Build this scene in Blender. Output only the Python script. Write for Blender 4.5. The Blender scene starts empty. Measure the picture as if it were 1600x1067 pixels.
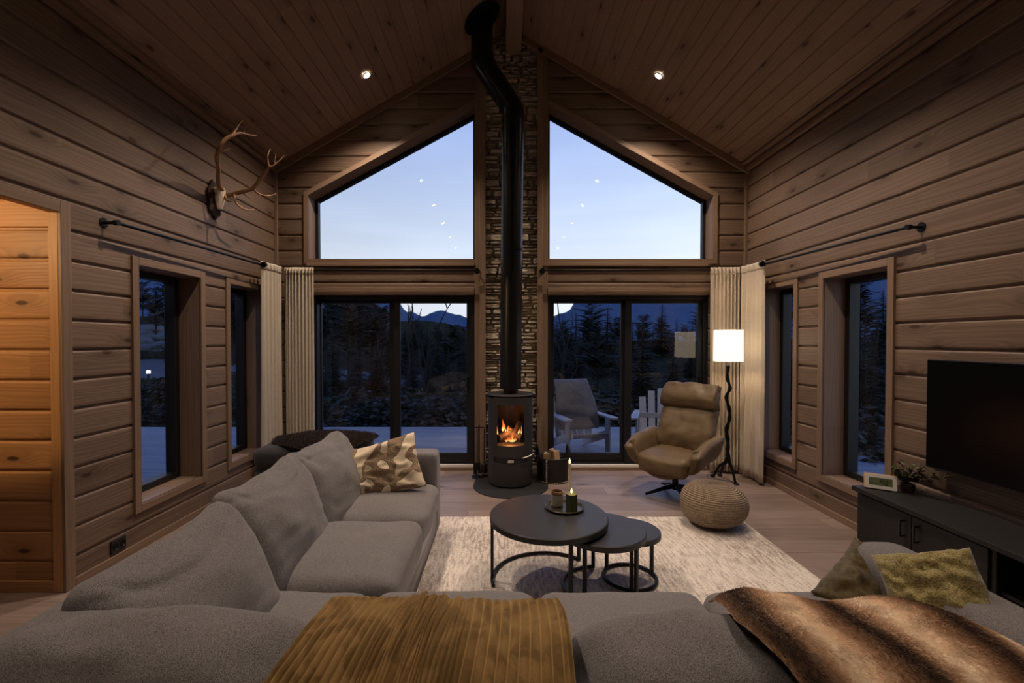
import bpy, math, random
from mathutils import Vector, Matrix, noise
random.seed(7)
S = bpy.context.scene
COL = S.collection
PI = math.pi

# ------------------------------------------------------------------ camera
F = 711.0; PX0 = 787.0; TILT = math.radians(0.9); PY0 = 531 + F*math.tan(TILT)
_f = Vector((0, math.cos(TILT), -math.sin(TILT))); _u = Vector((0, math.sin(TILT), math.cos(TILT)))
def ray(px, py): return _f + Vector((1, 0, 0))*((px-PX0)/F) + _u*((PY0-py)/F)
YB = 5.469
_d = ray(PX0, 734); H = -_d.z/_d.y*YB
CAM = Vector((0, 0, H))
def P(px, py, Y=None, X=None, Z=None):
    d = ray(px, py)
    t = (Y/d.y) if Y is not None else (X/d.x) if X is not None else ((Z-H)/d.z)
    return CAM + d*t
cd = bpy.data.cameras.new('camera'); cam = bpy.data.objects.new('camera', cd); COL.objects.link(cam)
cam.location = CAM; cam.rotation_euler = (PI/2 - TILT, 0, 0)
cd.sensor_fit = 'HORIZONTAL'; cd.sensor_width = 36; cd.lens = F*36/1600
cd.shift_x = (800-PX0)/1600; cd.shift_y = (PY0-533.5)/1600; cd.clip_start = .02; cd.clip_end = 2000
S.camera = cam
S.view_settings.view_transform = 'Standard'; S.view_settings.look = 'None'
S.view_settings.exposure = 0.0; S.view_settings.gamma = 1.0; S.view_settings.use_curve_mapping = False
S.cycles.max_bounces = 7; S.cycles.diffuse_bounces = 4; S.cycles.glossy_bounces = 4
S.cycles.transparent_max_bounces = 12; S.cycles.transmission_bounces = 5
S.cycles.sample_clamp_indirect = 3.0; S.cycles.caustics_reflective = False; S.cycles.caustics_refractive = False
S.cycles.use_denoising = True

# ------------------------------------------------------------------ dusk sky
W = bpy.data.worlds.new('dusk_sky'); S.world = W; W.use_nodes = True
nt = W.node_tree; nt.nodes.clear()
out = nt.nodes.new('ShaderNodeOutputWorld'); bg = nt.nodes.new('ShaderNodeBackground')
tc = nt.nodes.new('ShaderNodeTexCoord'); sep = nt.nodes.new('ShaderNodeSeparateXYZ')
ramp = nt.nodes.new('ShaderNodeValToRGB'); cr = ramp.color_ramp
cr.elements[0].position = 0.0; cr.elements[0].color = (.92, .94, 1.0, 1)
cr.elements[1].position = 1.0; cr.elements[1].color = (.035, .13, .60, 1)
for p_, c_ in ((.16, (.80, .88, 1.02, 1)), (.30, (.58, .70, .98, 1)), (.44, (.40, .53, .92, 1)), (.60, (.13, .28, .85, 1))):
    e_ = cr.elements.new(p_); e_.color = c_
nt.links.new(tc.outputs['Generated'], sep.inputs[0])
dotn = nt.nodes.new('ShaderNodeVectorMath'); dotn.operation = 'DOT_PRODUCT'; dotn.inputs[1].default_value = (.80, .60, 0)
nt.links.new(tc.outputs['Generated'], dotn.inputs[0])
mr = nt.nodes.new('ShaderNodeMapRange'); mr.inputs[1].default_value = -.2; mr.inputs[2].default_value = 1
mr.inputs[3].default_value = .72; mr.inputs[4].default_value = 1.28
nt.links.new(dotn.outputs['Value'], mr.inputs[0])
cl = nt.nodes.new('ShaderNodeTexNoise'); cl.inputs['Scale'].default_value = 3.0
clm = nt.nodes.new('ShaderNodeMapping'); clm.inputs['Scale'].default_value = (1, 1, 5)
nt.links.new(tc.outputs['Generated'], clm.inputs[0]); nt.links.new(clm.outputs[0], cl.inputs[0])
clr = nt.nodes.new('ShaderNodeMapRange'); clr.inputs[1].default_value = .4; clr.inputs[2].default_value = .75
clr.inputs[3].default_value = 0.98; clr.inputs[4].default_value = 1.08
nt.links.new(cl.outputs[0], clr.inputs[0])
mu = nt.nodes.new('ShaderNodeMath'); mu.operation = 'MULTIPLY'
nt.links.new(mr.outputs[0], mu.inputs[0]); nt.links.new(clr.outputs[0], mu.inputs[1])
nt.links.new(sep.outputs['Z'], ramp.inputs[0]); nt.links.new(ramp.outputs[0], bg.inputs[0])
nt.links.new(mu.outputs[0], bg.inputs[1]); nt.links.new(bg.outputs[0], out.inputs[0])

# ------------------------------------------------------------------ room numbers and light levels
XL, XR = -2.731, 2.908
ZE, SL = 3.62, .577                       # eaves height, roof slope
XM = (XL+XR)/2; ZR = ZE + SL*(XR-XL)/2
YREAR = -4.6
E_SPOT, E_HALL, E_LAMP, E_FIRE = 120.0, 75.0, 26.0, 6.0
ROW_DIM = (1.55, 1.35, .58, .14, .14, .3)
def roof_z(x): return ZR - SL*abs(x-XM)
def roof_hit(px, py):
    d = ray(px, py); s = -1 if d.x < 0 else 1     # z = ZR - SL*s*(x-XM)
    t = (ZR + SL*s*XM - H)/(d.z + SL*s*d.x)
    return CAM + d*t
def spot_light(name, loc, energy, col=(1, .79, .60), size=115, blend=.7, rad=.03, rot=(0, 0, 0), parent=None):
    l = bpy.data.lights.new(name, 'SPOT'); l.energy = energy; l.color = col
    l.spot_size = math.radians(size); l.spot_blend = blend; l.shadow_soft_size = rad
    o = bpy.data.objects.new(name, l); COL.objects.link(o); o.location = loc; o.rotation_euler = rot
    if parent: o.parent = parent
    return o
def point_light(name, loc, energy, col, rad=.04, parent=None):
    l = bpy.data.lights.new(name, 'POINT'); l.energy = energy; l.color = col; l.shadow_soft_size = rad
    o = bpy.data.objects.new(name, l); COL.objects.link(o); o.location = loc
    if parent: o.parent = parent
    return o

# ------------------------------------------------------------------ material helpers
def mat_new(name):
    m = bpy.data.materials.new(name); m.use_nodes = True
    t = m.node_tree; b = t.nodes['Principled BSDF']
    return m, t, b
def N(t, typ, **kw):
    n = t.nodes.new(typ)
    for k, v in kw.items():
        if k in ('operation', 'data_type', 'blend_type', 'noise_dimensions', 'wave_type', 'bands_direction', 'feature', 'distance', 'wave_profile', 'voronoi_dimensions'): setattr(n, k, v)
        else:
            try: n.inputs[int(k[1:]) if k[0] == 'i' and k[1:].isdigit() else k.replace('_', ' ')].default_value = v
            except Exception: print('bad input', typ, k)
    return n
def math_n(t, op, a, b=None, c=None):
    n = t.nodes.new('ShaderNodeMath'); n.operation = op
    for i, v in enumerate((a, b, c)):
        if v is None: continue
        if isinstance(v, (int, float)): n.inputs[i].default_value = v
        else: t.links.new(v, n.inputs[i])
    return n.outputs[0]
def mixc(t, fac, a, b, typ='MIX'):
    n = t.nodes.new('ShaderNodeMix'); n.data_type = 'RGBA'; n.blend_type = typ
    for i, v in ((0, fac), (6, a), (7, b)):
        if isinstance(v, (int, float)): n.inputs[i].default_value = v
        elif isinstance(v, tuple): n.inputs[i].default_value = v if len(v) == 4 else v + (1,)
        else: t.links.new(v, n.inputs[i])
    return n.outputs[2]
def comb(t, x, y, z=0.0):
    n = t.nodes.new('ShaderNodeCombineXYZ')
    for i, v in enumerate((x, y, z)):
        if isinstance(v, (int, float)): n.inputs[i].default_value = v
        else: t.links.new(v, n.inputs[i])
    return n.outputs[0]
def bump(t, b, h, strength=.3, dist=.01):
    n = t.nodes.new('ShaderNodeBump'); n.inputs['Strength'].default_value = strength; n.inputs['Distance'].default_value = dist
    t.links.new(h, n.inputs['Height']); t.links.new(n.outputs[0], b.inputs['Normal'])
def plain(name, col, rough=.6, metal=0.0, spec=.5, bumpscale=None, bstr=.2, var=0.0, vscale=8, coat=0):
    m, t, b = mat_new(name)
    b.inputs['Base Color'].default_value = col + (1,); b.inputs['Roughness'].default_value = rough
    b.inputs['Metallic'].default_value = metal; b.inputs['Specular IOR Level'].default_value = spec
    tcn = t.nodes.new('ShaderNodeTexCoord')
    if var:
        n = N(t, 'ShaderNodeTexNoise', Scale=vscale, Detail=6.0); t.links.new(tcn.outputs['Object'], n.inputs['Vector'])
        c = mixc(t, n.outputs[0], tuple(x*(1-var) for x in col), tuple(min(1, x*(1+var)) for x in col))
        t.links.new(c, b.inputs['Base Color'])
    if bumpscale:
        n = N(t, 'ShaderNodeTexNoise', Scale=float(bumpscale), Detail=3.0); t.links.new(tcn.outputs['Object'], n.inputs['Vector'])
        bump(t, b, n.outputs[0], bstr, .004)
    return m
def emis(name, col, s):
    m = bpy.data.materials.new(name); m.use_nodes = True; t = m.node_tree; t.nodes.clear()
    o = t.nodes.new('ShaderNodeOutputMaterial'); e = t.nodes.new('ShaderNodeEmission')
    e.inputs[0].default_value = col + (1,); e.inputs[1].default_value = s; t.links.new(e.outputs[0], o.inputs[0])
    return m
def wood(name, c1, c2, pitch=.188, knots=.8, rough=.5, grain=1.0, jl=3.7, joint_dark=False, plankvar=.5, ckn=(.05, .024, .012)):
    """planks along U (metres), stacked along V"""
    m, t, b = mat_new(name)
    uv = t.nodes.new('ShaderNodeUVMap'); sp = t.nodes.new('ShaderNodeSeparateXYZ'); t.links.new(uv.outputs[0], sp.inputs[0])
    u, v = sp.outputs[0], sp.outputs[1]
    vid = math_n(t, 'FLOOR', math_n(t, 'DIVIDE', v, pitch))
    wn = N(t, 'ShaderNodeTexWhiteNoise', noise_dimensions='1D'); t.links.new(vid, wn.inputs['W'])
    r1 = wn.outputs['Value']
    uo = math_n(t, 'ADD', u, math_n(t, 'MULTIPLY', r1, 37.0))
    sid = math_n(t, 'FLOOR', math_n(t, 'DIVIDE', uo, jl))
    wn2 = N(t, 'ShaderNodeTexWhiteNoise', noise_dimensions='2D')
    t.links.new(comb(t, vid, sid), wn2.inputs['Vector']); r2 = wn2.outputs['Value']
    off = math_n(t, 'MULTIPLY', r2, 91.0)
    u2 = math_n(t, 'ADD', u, off)
    # knots: scattered cells
    kv = comb(t, math_n(t, 'MULTIPLY', u2, 2.0), math_n(t, 'MULTIPLY', v, 5.2))
    vo = N(t, 'ShaderNodeTexVoronoi', voronoi_dimensions='2D', Scale=1.0, Randomness=1.0); t.links.new(kv, vo.inputs['Vector'])
    kd = vo.outputs['Distance']
    sel = t.nodes.new('ShaderNodeSeparateColor'); t.links.new(vo.outputs['Color'], sel.inputs[0])
    on = math_n(t, 'GREATER_THAN', sel.outputs[0], 1 - .42*knots)
    swirl = math_n(t, 'MULTIPLY', math_n(t, 'SUBTRACT', 1.0, N_smooth(t, kd, .0, .42)), on)
    core = math_n(t, 'MULTIPLY', math_n(t, 'SUBTRACT', 1.0, N_smooth(t, kd, .05, .10)), on)
    # grain lines bent round the knots
    n1 = N(t, 'ShaderNodeTexNoise', Scale=1.0, Detail=3.0)
    t.links.new(comb(t, math_n(t, 'MULTIPLY', u2, .55), math_n(t, 'MULTIPLY', v, 6.0), off), n1.inputs['Vector'])
    ph = math_n(t, 'ADD', math_n(t, 'MULTIPLY', v, 240.0*grain), math_n(t, 'MULTIPLY', n1.outputs[0], 42.0))
    ph = math_n(t, 'ADD', ph, math_n(t, 'MULTIPLY', swirl, 14.0))
    g = math_n(t, 'MULTIPLY_ADD', math_n(t, 'SINE', ph), .5, .5)
    n2 = N(t, 'ShaderNodeTexNoise', Scale=1.0, Detail=4.0)
    t.links.new(comb(t, math_n(t, 'MULTIPLY', u2, 3.0), math_n(t, 'MULTIPLY', v, 110.0), off), n2.inputs['Vector'])
    n3 = N(t, 'ShaderNodeTexNoise', Scale=1.0, Detail=2.0)
    t.links.new(comb(t, math_n(t, 'MULTIPLY', u2, 1.2), math_n(t, 'MULTIPLY', v, 9.0), off), n3.inputs['Vector'])
    fac = math_n(t, 'ADD', math_n(t, 'MULTIPLY', g, .28), math_n(t, 'MULTIPLY', n2.outputs[0], .42))
    fac = math_n(t, 'ADD', fac, math_n(t, 'MULTIPLY', n3.outputs[0], .35))
    fac = math_n(t, 'ADD', fac, math_n(t, 'MULTIPLY', math_n(t, 'SUBTRACT', r2, .5), plankvar))
    cm = t.nodes.new('ShaderNodeClamp'); t.links.new(fac, cm.inputs[0])
    c = mixc(t, cm.outputs[0], c1, c2)
    c = mixc(t, math_n(t, 'MULTIPLY', swirl, .40), c, tuple(x*.45 for x in c1))
    c = mixc(t, math_n(t, 'MULTIPLY', core, .85), c, ckn)
    if joint_dark:
        fu = math_n(t, 'FRACT', math_n(t, 'DIVIDE', uo, jl)); fv = math_n(t, 'FRACT', math_n(t, 'DIVIDE', v, pitch))
        j = math_n(t, 'MAXIMUM', math_n(t, 'LESS_THAN', fu, .003/jl*1.2), math_n(t, 'LESS_THAN', fv, .004/pitch))
        c = mixc(t, math_n(t, 'MULTIPLY', j, .75), c, tuple(x*.2 for x in c1))
    t.links.new(c, b.inputs['Base Color']); b.inputs['Roughness'].default_value = rough
    b.inputs['Specular IOR Level'].default_value = .35
    bump(t, b, math_n(t, 'ADD', g, n2.outputs[0]), .12, .003)
    return m
def N_smooth(t, val, lo, hi):
    n = t.nodes.new('ShaderNodeMapRange'); n.interpolation_type = 'SMOOTHSTEP'
    n.inputs[1].default_value = lo; n.inputs[2].default_value = hi; t.links.new(val, n.inputs[0]); return n.outputs[0]
def glass_mat(name, tint=(.93, .95, .96), refl=1.0):
    m = bpy.data.materials.new(name); m.use_nodes = True; t = m.node_tree; t.nodes.clear()
    o = t.nodes.new('ShaderNodeOutputMaterial'); mx = t.nodes.new('ShaderNodeMixShader')
    tr = t.nodes.new('ShaderNodeBsdfTransparent'); tr.inputs[0].default_value = tint + (1,)
    gl = t.nodes.new('ShaderNodeBsdfGlossy'); gl.inputs['Roughness'].default_value = 0.0
    ge = t.nodes.new('ShaderNodeNewGeometry'); dp = t.nodes.new('ShaderNodeVectorMath'); dp.operation = 'DOT_PRODUCT'
    t.links.new(ge.outputs['Normal'], dp.inputs[0]); t.links.new(ge.outputs['Incoming'], dp.inputs[1])
    fr = math_n(t, 'MULTIPLY_ADD', math_n(t, 'POWER', math_n(t, 'SUBTRACT', 1.0, math_n(t, 'ABSOLUTE', dp.outputs['Value'])), 5.0), .96, .04)
    f2 = math_n(t, 'MINIMUM', math_n(t, 'MULTIPLY', fr, 1.9*refl), 1.0)
    t.links.new(f2, mx.inputs[0]); t.links.new(tr.outputs[0], mx.inputs[1]); t.links.new(gl.outputs[0], mx.inputs[2])
    t.links.new(mx.outputs[0], o.inputs[0]); return m
def fabric(name, c1, c2, scale=260, rough=.95, bstr=.5, sheen=.2, big=.12, dist=.002):
    m, t, b = mat_new(name); tcn = t.nodes.new('ShaderNodeTexCoord')
    n = N(t, 'ShaderNodeTexNoise', Scale=float(scale), Detail=2.0); t.links.new(tcn.outputs['Object'], n.inputs['Vector'])
    n2 = N(t, 'ShaderNodeTexNoise', Scale=7.0, Detail=3.0); t.links.new(tcn.outputs['Object'], n2.inputs['Vector'])
    s = N_smooth(t, n.outputs[0], .30, .70)
    c = mixc(t, s, c1, c2); c = mixc(t, math_n(t, 'MULTIPLY', n2.outputs[0], big*2), c, tuple(x*.6 for x in c1))
    t.links.new(c, b.inputs['Base Color']); b.inputs['Roughness'].default_value = rough
    b.inputs['Sheen Weight'].default_value = sheen; b.inputs['Specular IOR Level'].default_value = .15
    bump(t, b, n.outputs[0], bstr, dist); return m

M = {}
M['wall'] = wood('wall_pine_stained', (.110, .071, .049), (.270, .184, .132), .188, .9, plankvar=.35)
M['ceil'] = wood('ceiling_pine_stained', (.20, .130, .090), (.34, .23, .165), .12, .8, rough=.6, plankvar=.3)
M['trim'] = wood('trim_pine', (.17, .108, .072), (.31, .212, .148), .3, .15, plankvar=.3)
M['hall'] = wood('hall_pine_lit', (.30, .155, .065), (.52, .29, .13), .188, .9)  # brighter orange pine: the warm hall light is put into the plank colour
M['halltrim'] = wood('hall_trim_pine_lit', (.36, .19, .08), (.54, .31, .14), .3, .15)  # lit copy of the trim, warm hall light in its colour
M['floor'] = wood('oak_floor', (.20, .145, .122), (.34, .262, .228), .21, .35, rough=.42, jl=2.2, joint_dark=True, plankvar=.7, grain=.5)
M['deck'] = wood('deck_boards', (.14, .155, .18), (.25, .27, .31), .12, .2, rough=.6, jl=4.2, joint_dark=False, plankvar=.5)
M['black'] = plain('black_aluminium', (.010, .010, .012), .45, .0)
M['iron'] = plain('black_iron', (.012, .012, .014), .38, .6)
M['stove'] = plain('stove_steel_charcoal', (.035, .032, .034), .5, .3, bumpscale=300, bstr=.1)
M['pipe'] = plain('stove_pipe_black', (.008, .008, .010), .33, .3)
M['chrome'] = plain('brushed_steel', (.65, .63, .60), .28, 1.0)
M['glass'] = glass_mat('window_glass')
M['ext'] = plain('dark_cladding', (.03, .028, .028), .8, var=.3)
M['grey'] = fabric('grey_sofa_weave', (.085, .079, .082), (.29, .268, .27), 420, big=.06)
M['greyd'] = fabric('charcoal_sofa_weave', (.035, .035, .038), (.07, .068, .07), 300)
M['linen'] = fabric('linen_curtain', (.56, .48, .39), (.70, .62, .52), 180, bstr=.2, sheen=.1, big=.05)

# ------------------------------------------------------------------ mesh helpers
class MB:
    def __init__(s): s.v = []; s.f = []; s.uv = []
    def quad(s, pts, uvs=None):
        i = len(s.v); s.v += [Vector(p) for p in pts]; s.f.append(tuple(range(i, i+len(pts))))
        s.uv.append(uvs or [(0, 0)]*len(pts)); return s
    def box(s, x0, x1, y0, y1, z0, z1, M_=None, long=None):
        x0, x1 = min(x0, x1), max(x0, x1); y0, y1 = min(y0, y1), max(y0, y1); z0, z1 = min(z0, z1), max(z0, z1)
        d = (x1-x0, y1-y0, z1-z0)
        if long is None: long = d.index(max(d))
        ou, ov = random.uniform(0, 9), random.randint(0, 60)*.3 + .05
        c = [(x0, y0, z0), (x1, y0, z0), (x1, y1, z0), (x0, y1, z0), (x0, y0, z1), (x1, y0, z1), (x1, y1, z1), (x0, y1, z1)]
        fs = [((0, 3, 2, 1), 2), ((4, 5, 6, 7), 2), ((0, 1, 5, 4), 1), ((2, 3, 7, 6), 1), ((1, 2, 6, 5), 0), ((3, 0, 4, 7), 0)]
        i = len(s.v); s.v += [(M_ @ Vector(p)) if M_ else Vector(p) for p in c]
        for f, ax in fs:
            s.f.append(tuple(i+k for k in f)); o = [a for a in (0, 1, 2) if a != ax]
            if long in o: ua = long; va = [a for a in o if a != long][0]
            else: ua, va = o
            s.uv.append([(c[k][ua]+ou, c[k][va]-(x0, y0, z0)[va]+ov) for k in f])
        return s
    def tube(s, pts, r, n=10, cap=True):
        pts = [Vector(p) for p in pts]; rs = r if isinstance(r, (list, tuple)) else [r]*len(pts)
        i0 = len(s.v); up = None
        for k, p in enumerate(pts):
            a = pts[max(0, k-1)]; b = pts[min(len(pts)-1, k+1)]; d = (b-a).normalized()
            if up is None: up = d.orthogonal().normalized()
            up = (up - d*up.dot(d)).normalized(); w = d.cross(up)
            for j in range(n):
                an = 2*PI*j/n; s.v.append(p + (up*math.cos(an) + w*math.sin(an))*rs[k])
        for k in range(len(pts)-1):
            for j in range(n):
                a, b = i0+k*n+j, i0+k*n+(j+1) % n
                s.f.append((a, b, b+n, a+n)); s.uv.append([(0, 0)]*4)
        if cap:
            s.f.append(tuple(i0+j for j in range(n))[::-1]); s.uv.append([(0, 0)]*n)
            s.f.append(tuple(i0+(len(pts)-1)*n+j for j in range(n))); s.uv.append([(0, 0)]*n)
        return s
    def lathe(s, prof, c=(0, 0, 0), n=40, closed=False, a0=0, a1=2*PI, M_=None):
        full = abs(a1-a0-2*PI) < 1e-6; m = n if full else n+1; i0 = len(s.v); c = Vector(c)
        for r, z in prof:
            for j in range(m):
                an = a0+(a1-a0)*j/n; p = Vector((r*math.cos(an), r*math.sin(an), z))
                s.v.append((M_ @ p if M_ else p) + c)
        k = len(prof)
        for q in range(k if closed else k-1):
            for j in range(n if full else n):
                j2 = (j+1) % m if full else j+1; q2 = (q+1) % k
                s.f.append((i0+q*m+j, i0+q*m+j2, i0+q2*m+j2, i0+q2*m+j)); s.uv.append([(0, 0)]*4)
        return s
    def grid(s, fn, nu, nv, close_u=False, uvfn=None):
        i0 = len(s.v); m = nu if close_u else nu+1
        for b in range(nv+1):
            for a in range(m): s.v.append(Vector(fn(a/nu, b/nv)))
        for b in range(nv):
            for a in range(nu):
                a2 = (a+1) % m if close_u else a+1
                s.f.append((i0+b*m+a, i0+b*m+a2, i0+(b+1)*m+a2, i0+(b+1)*m+a))
                q = [(a/nu, b/nv), ((a+1)/nu, b/nv), ((a+1)/nu, (b+1)/nv), (a/nu, (b+1)/nv)]
                s.uv.append([uvfn(*c) for c in q] if uvfn else q)
        return s
    def build(s, name, mat, parent=None, smooth=False, bevel=0, loc=None, rot=None, kind=None, solid=0, angle=40):
        me = bpy.data.meshes.new(name); me.from_pydata([tuple(v) for v in s.v], [], s.f); me.update()
        ul = me.uv_layers.new(name='UVMap'); k = 0; flat = []
        for uv in s.uv:
            for c in uv: flat += [c[0], c[1]]
        ul.data.foreach_set('uv', flat)
        if mat: me.materials.append(mat)
        if smooth:
            me.polygons.foreach_set('use_smooth', [True]*len(me.polygons))
        o = bpy.data.objects.new(name, me); COL.objects.link(o)
        if loc: o.location = loc
        if rot: o.rotation_euler = rot
        if parent: o.parent = parent
        if kind: o['kind'] = kind
        if solid:
            md = o.modifiers.new('solid', 'SOLIDIFY'); md.thickness = solid; md.offset = 0
        if bevel:
            md = o.modifiers.new('bevel', 'BEVEL'); md.width = bevel; md.segments = 2; md.limit_method = 'ANGLE'
        if smooth and angle and not smooth == 'all':
            try:
                me.set_sharp_from_angle(angle=math.radians(angle))
            except Exception: pass
        return o
def thing(name, label, cat, loc=(0, 0, 0), rotz=0, group=None, kind=None):
    o = bpy.data.objects.new(name, None); COL.objects.link(o); o.location = loc; o.rotation_euler = (0, 0, rotz)
    o.empty_display_size = .1
    if label: o['label'] = label; o['category'] = cat
    if group: o['group'] = group
    if kind: o['kind'] = kind
    return o
def tag(o, label, cat, group=None, kind=None):
    o['label'] = label; o['category'] = cat
    if group: o['group'] = group
    if kind: o['kind'] = kind
    return o
def fbm(p, s=1.0, o=3):
    return noise.fractal(Vector(p)*s, 1.0, 2.0, o)
def soft_box(w, d, h, r=.06, puff=(.0, .0, .0), n=14, wr=.006, ws=5.0, seed=0, fn=None):
    """rounded, stuffed block centred at the origin"""
    mb = MB(); idx = {}; hx, hy, hz = w/2, d/2, h/2; r = min(r, hx*.98, hy*.98, hz*.98)
    def vert(a, b, c):
        key = (round(a, 5), round(b, 5), round(c, 5))
        if key in idx: return idx[key]
        def sp(t): return math.copysign(1-(1-abs(t))**1.35, t)
        p = Vector((sp(a)*hx, sp(b)*hy, sp(c)*hz))
        q = Vector((max(-hx+r, min(hx-r, p.x)), max(-hy+r, min(hy-r, p.y)), max(-hz+r, min(hz-r, p.z))))
        dd = p-q
        if dd.length > 1e-9: p = q + dd.normalized()*r
        ex, ey, ez = p.x/hx, p.y/hy, p.z/hz
        p.x += puff[0]*math.copysign(1, ex)*abs(ex)**2*(1-ey*ey)*(1-ez*ez)
        p.y += puff[1]*math.copysign(1, ey)*abs(ey)**2*(1-ex*ex)*(1-ez*ez)
        p.z += puff[2]*math.copysign(1, ez)*abs(ez)**2*(1-ex*ex)*(1-ey*ey)
        nn = Vector((ex*abs(ex), ey*abs(ey), ez*abs(ez))); nn = nn.normalized() if nn.length > 0 else nn
        p += nn*wr*2*fbm((p.x*ws+seed*7, p.y*ws, p.z*ws), 1, 3)
        if fn: p = Vector(fn(p, ex, ey, ez))
        idx[key] = len(mb.v); mb.v.append(p); return idx[key]
    for ax in range(3):
        for sg in (-1, 1):
            for i in range(n):
                for j in range(n):
                    cs = []
                    for di, dj in ((0, 0), (1, 0), (1, 1), (0, 1)):
                        a, b = -1+2*(i+di)/n, -1+2*(j+dj)/n
                        cs.append(vert(*((sg, a, b) if ax == 0 else (a, sg, b) if ax == 1 else (a, b, sg))))
                    if (sg == 1) == (ax == 1): cs = cs[::-1]
                    mb.f.append(tuple(cs)); mb.uv.append([(0, 0)]*4)
    return mb
def pillow(w, h, th, n=26, pinch=.07, wr=.012, seed=1, ws=7, fold=0):
    """thin throw pillow in the XZ plane, thickness along Y"""
    mb = MB(); idx = {}
    for side in (-1, 1):
        for j in range(n+1):
            for i in range(n+1):
                edge = i in (0, n) or j in (0, n)
                a, b = -1+2*i/n, -1+2*j/n
                key = (i, j) if edge else (i, j, side)
                if key in idx: continue
                x = a*(1-pinch*(1-b*b)*abs(a)); z = b*(1-pinch*(1-a*a)*abs(b))
                t = ((1-a**4)*(1-b**4))**.55
                y = side*th/2*t
                k = fbm((a*ws*.3+seed*3, b*ws*.3, side), 1.6, 4)
                crease = -abs(noise.noise(Vector((a*2.3+seed, b*3.1+a*1.5, side*2))))
                y += side*t*(wr*k*1.4 + wr*2.0*crease + fold*math.sin(a*9+b*5)*.3*t)
                idx[key] = len(mb.v)
                mb.v.append(Vector((x*w/2 + wr*.4*k, y, z*h/2+wr*.5*k)))
        for j in range(n):
            for i in range(n):
                q = []
                for di, dj in ((0, 0), (1, 0), (1, 1), (0, 1)):
                    ii, jj = i+di, j+dj; edge = ii in (0, n) or jj in (0, n)
                    q.append(idx[(ii, jj) if edge else (ii, jj, side)])
                uv = [((i+a)/n, (j+b)/n) for a, b in ((0, 0), (1, 0), (1, 1), (0, 1))]
                if side == 1: q = q[::-1]; uv = uv[::-1]
                mb.f.append(tuple(q)); mb.uv.append(uv)
    return mb
def subdiv(o, lv=1):
    m = o.modifiers.new('sub', 'SUBSURF'); m.levels = lv; m.render_levels = lv; return o
def fur(o, count, length, width=.0012, seed=3, rnd=.4, lean=(0, 0, 0), name='fur_pile'):
    """short tapering hairs rooted all over a mesh, coloured like the spot they grow from"""
    me = o.data; r = random.Random(seed); fs = me.polygons; acc = []; tot = 0
    for p in fs: tot += p.area; acc.append(tot)
    import bisect
    ul = me.uv_layers[0].data; V = []; Fc = []; UV = []; lean = Vector(lean); vs = me.vertices
    for k in range(count):
        p = fs[min(len(fs)-1, bisect.bisect(acc, r.random()*tot))]; a, b = r.random(), r.random()
        li = list(p.loop_indices); vi = list(p.vertices)
        if len(vi) == 4:
            w = ((1-a)*(1-b), a*(1-b), a*b, (1-a)*b)
        else:
            if a+b > 1: a, b = 1-a, 1-b
            w = (1-a-b, a, b)
        q = Vector((0, 0, 0)); u0 = u1 = 0; n = Vector((0, 0, 0))
        for wi, v_, l_ in zip(w, vi, li): q += vs[v_].co*wi; n += vs[v_].normal*wi; u0 += ul[l_].uv[0]*wi; u1 += ul[l_].uv[1]*wi
        if n.z < 0: n = -n
        L = length*r.uniform(.55, 1.1); rv = Vector((r.uniform(-1, 1), r.uniform(-1, 1), r.uniform(-1, 1)))*rnd
        d = (n.normalized()*.8 + lean + rv).normalized(); d2 = (d*.6 + lean*1.3 + rv*.6 - Vector((0, 0, .35))).normalized()
        s_ = d.cross(Vector((r.uniform(-1, 1), r.uniform(-1, 1), r.uniform(-1, 1)))).normalized()*width*.5
        m_ = q + d*L*.5; e = m_ + d2*L*.5; i = len(V)
        V += [q-s_, q+s_, m_+s_*.8, m_-s_*.8, e]; Fc += [(i, i+1, i+2, i+3), (i+3, i+2, i+4)]; UV += [u0, u1]*7
    m2 = bpy.data.meshes.new(name); m2.from_pydata([tuple(v) for v in V], [], Fc); l2 = m2.uv_layers.new(name='UVMap'); l2.data.foreach_set('uv', UV)
    m2.materials.append(me.materials[0]); c = bpy.data.objects.new(name, m2); COL.objects.link(c); c.parent = o; c['kind'] = 'stuff'; return c

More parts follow.
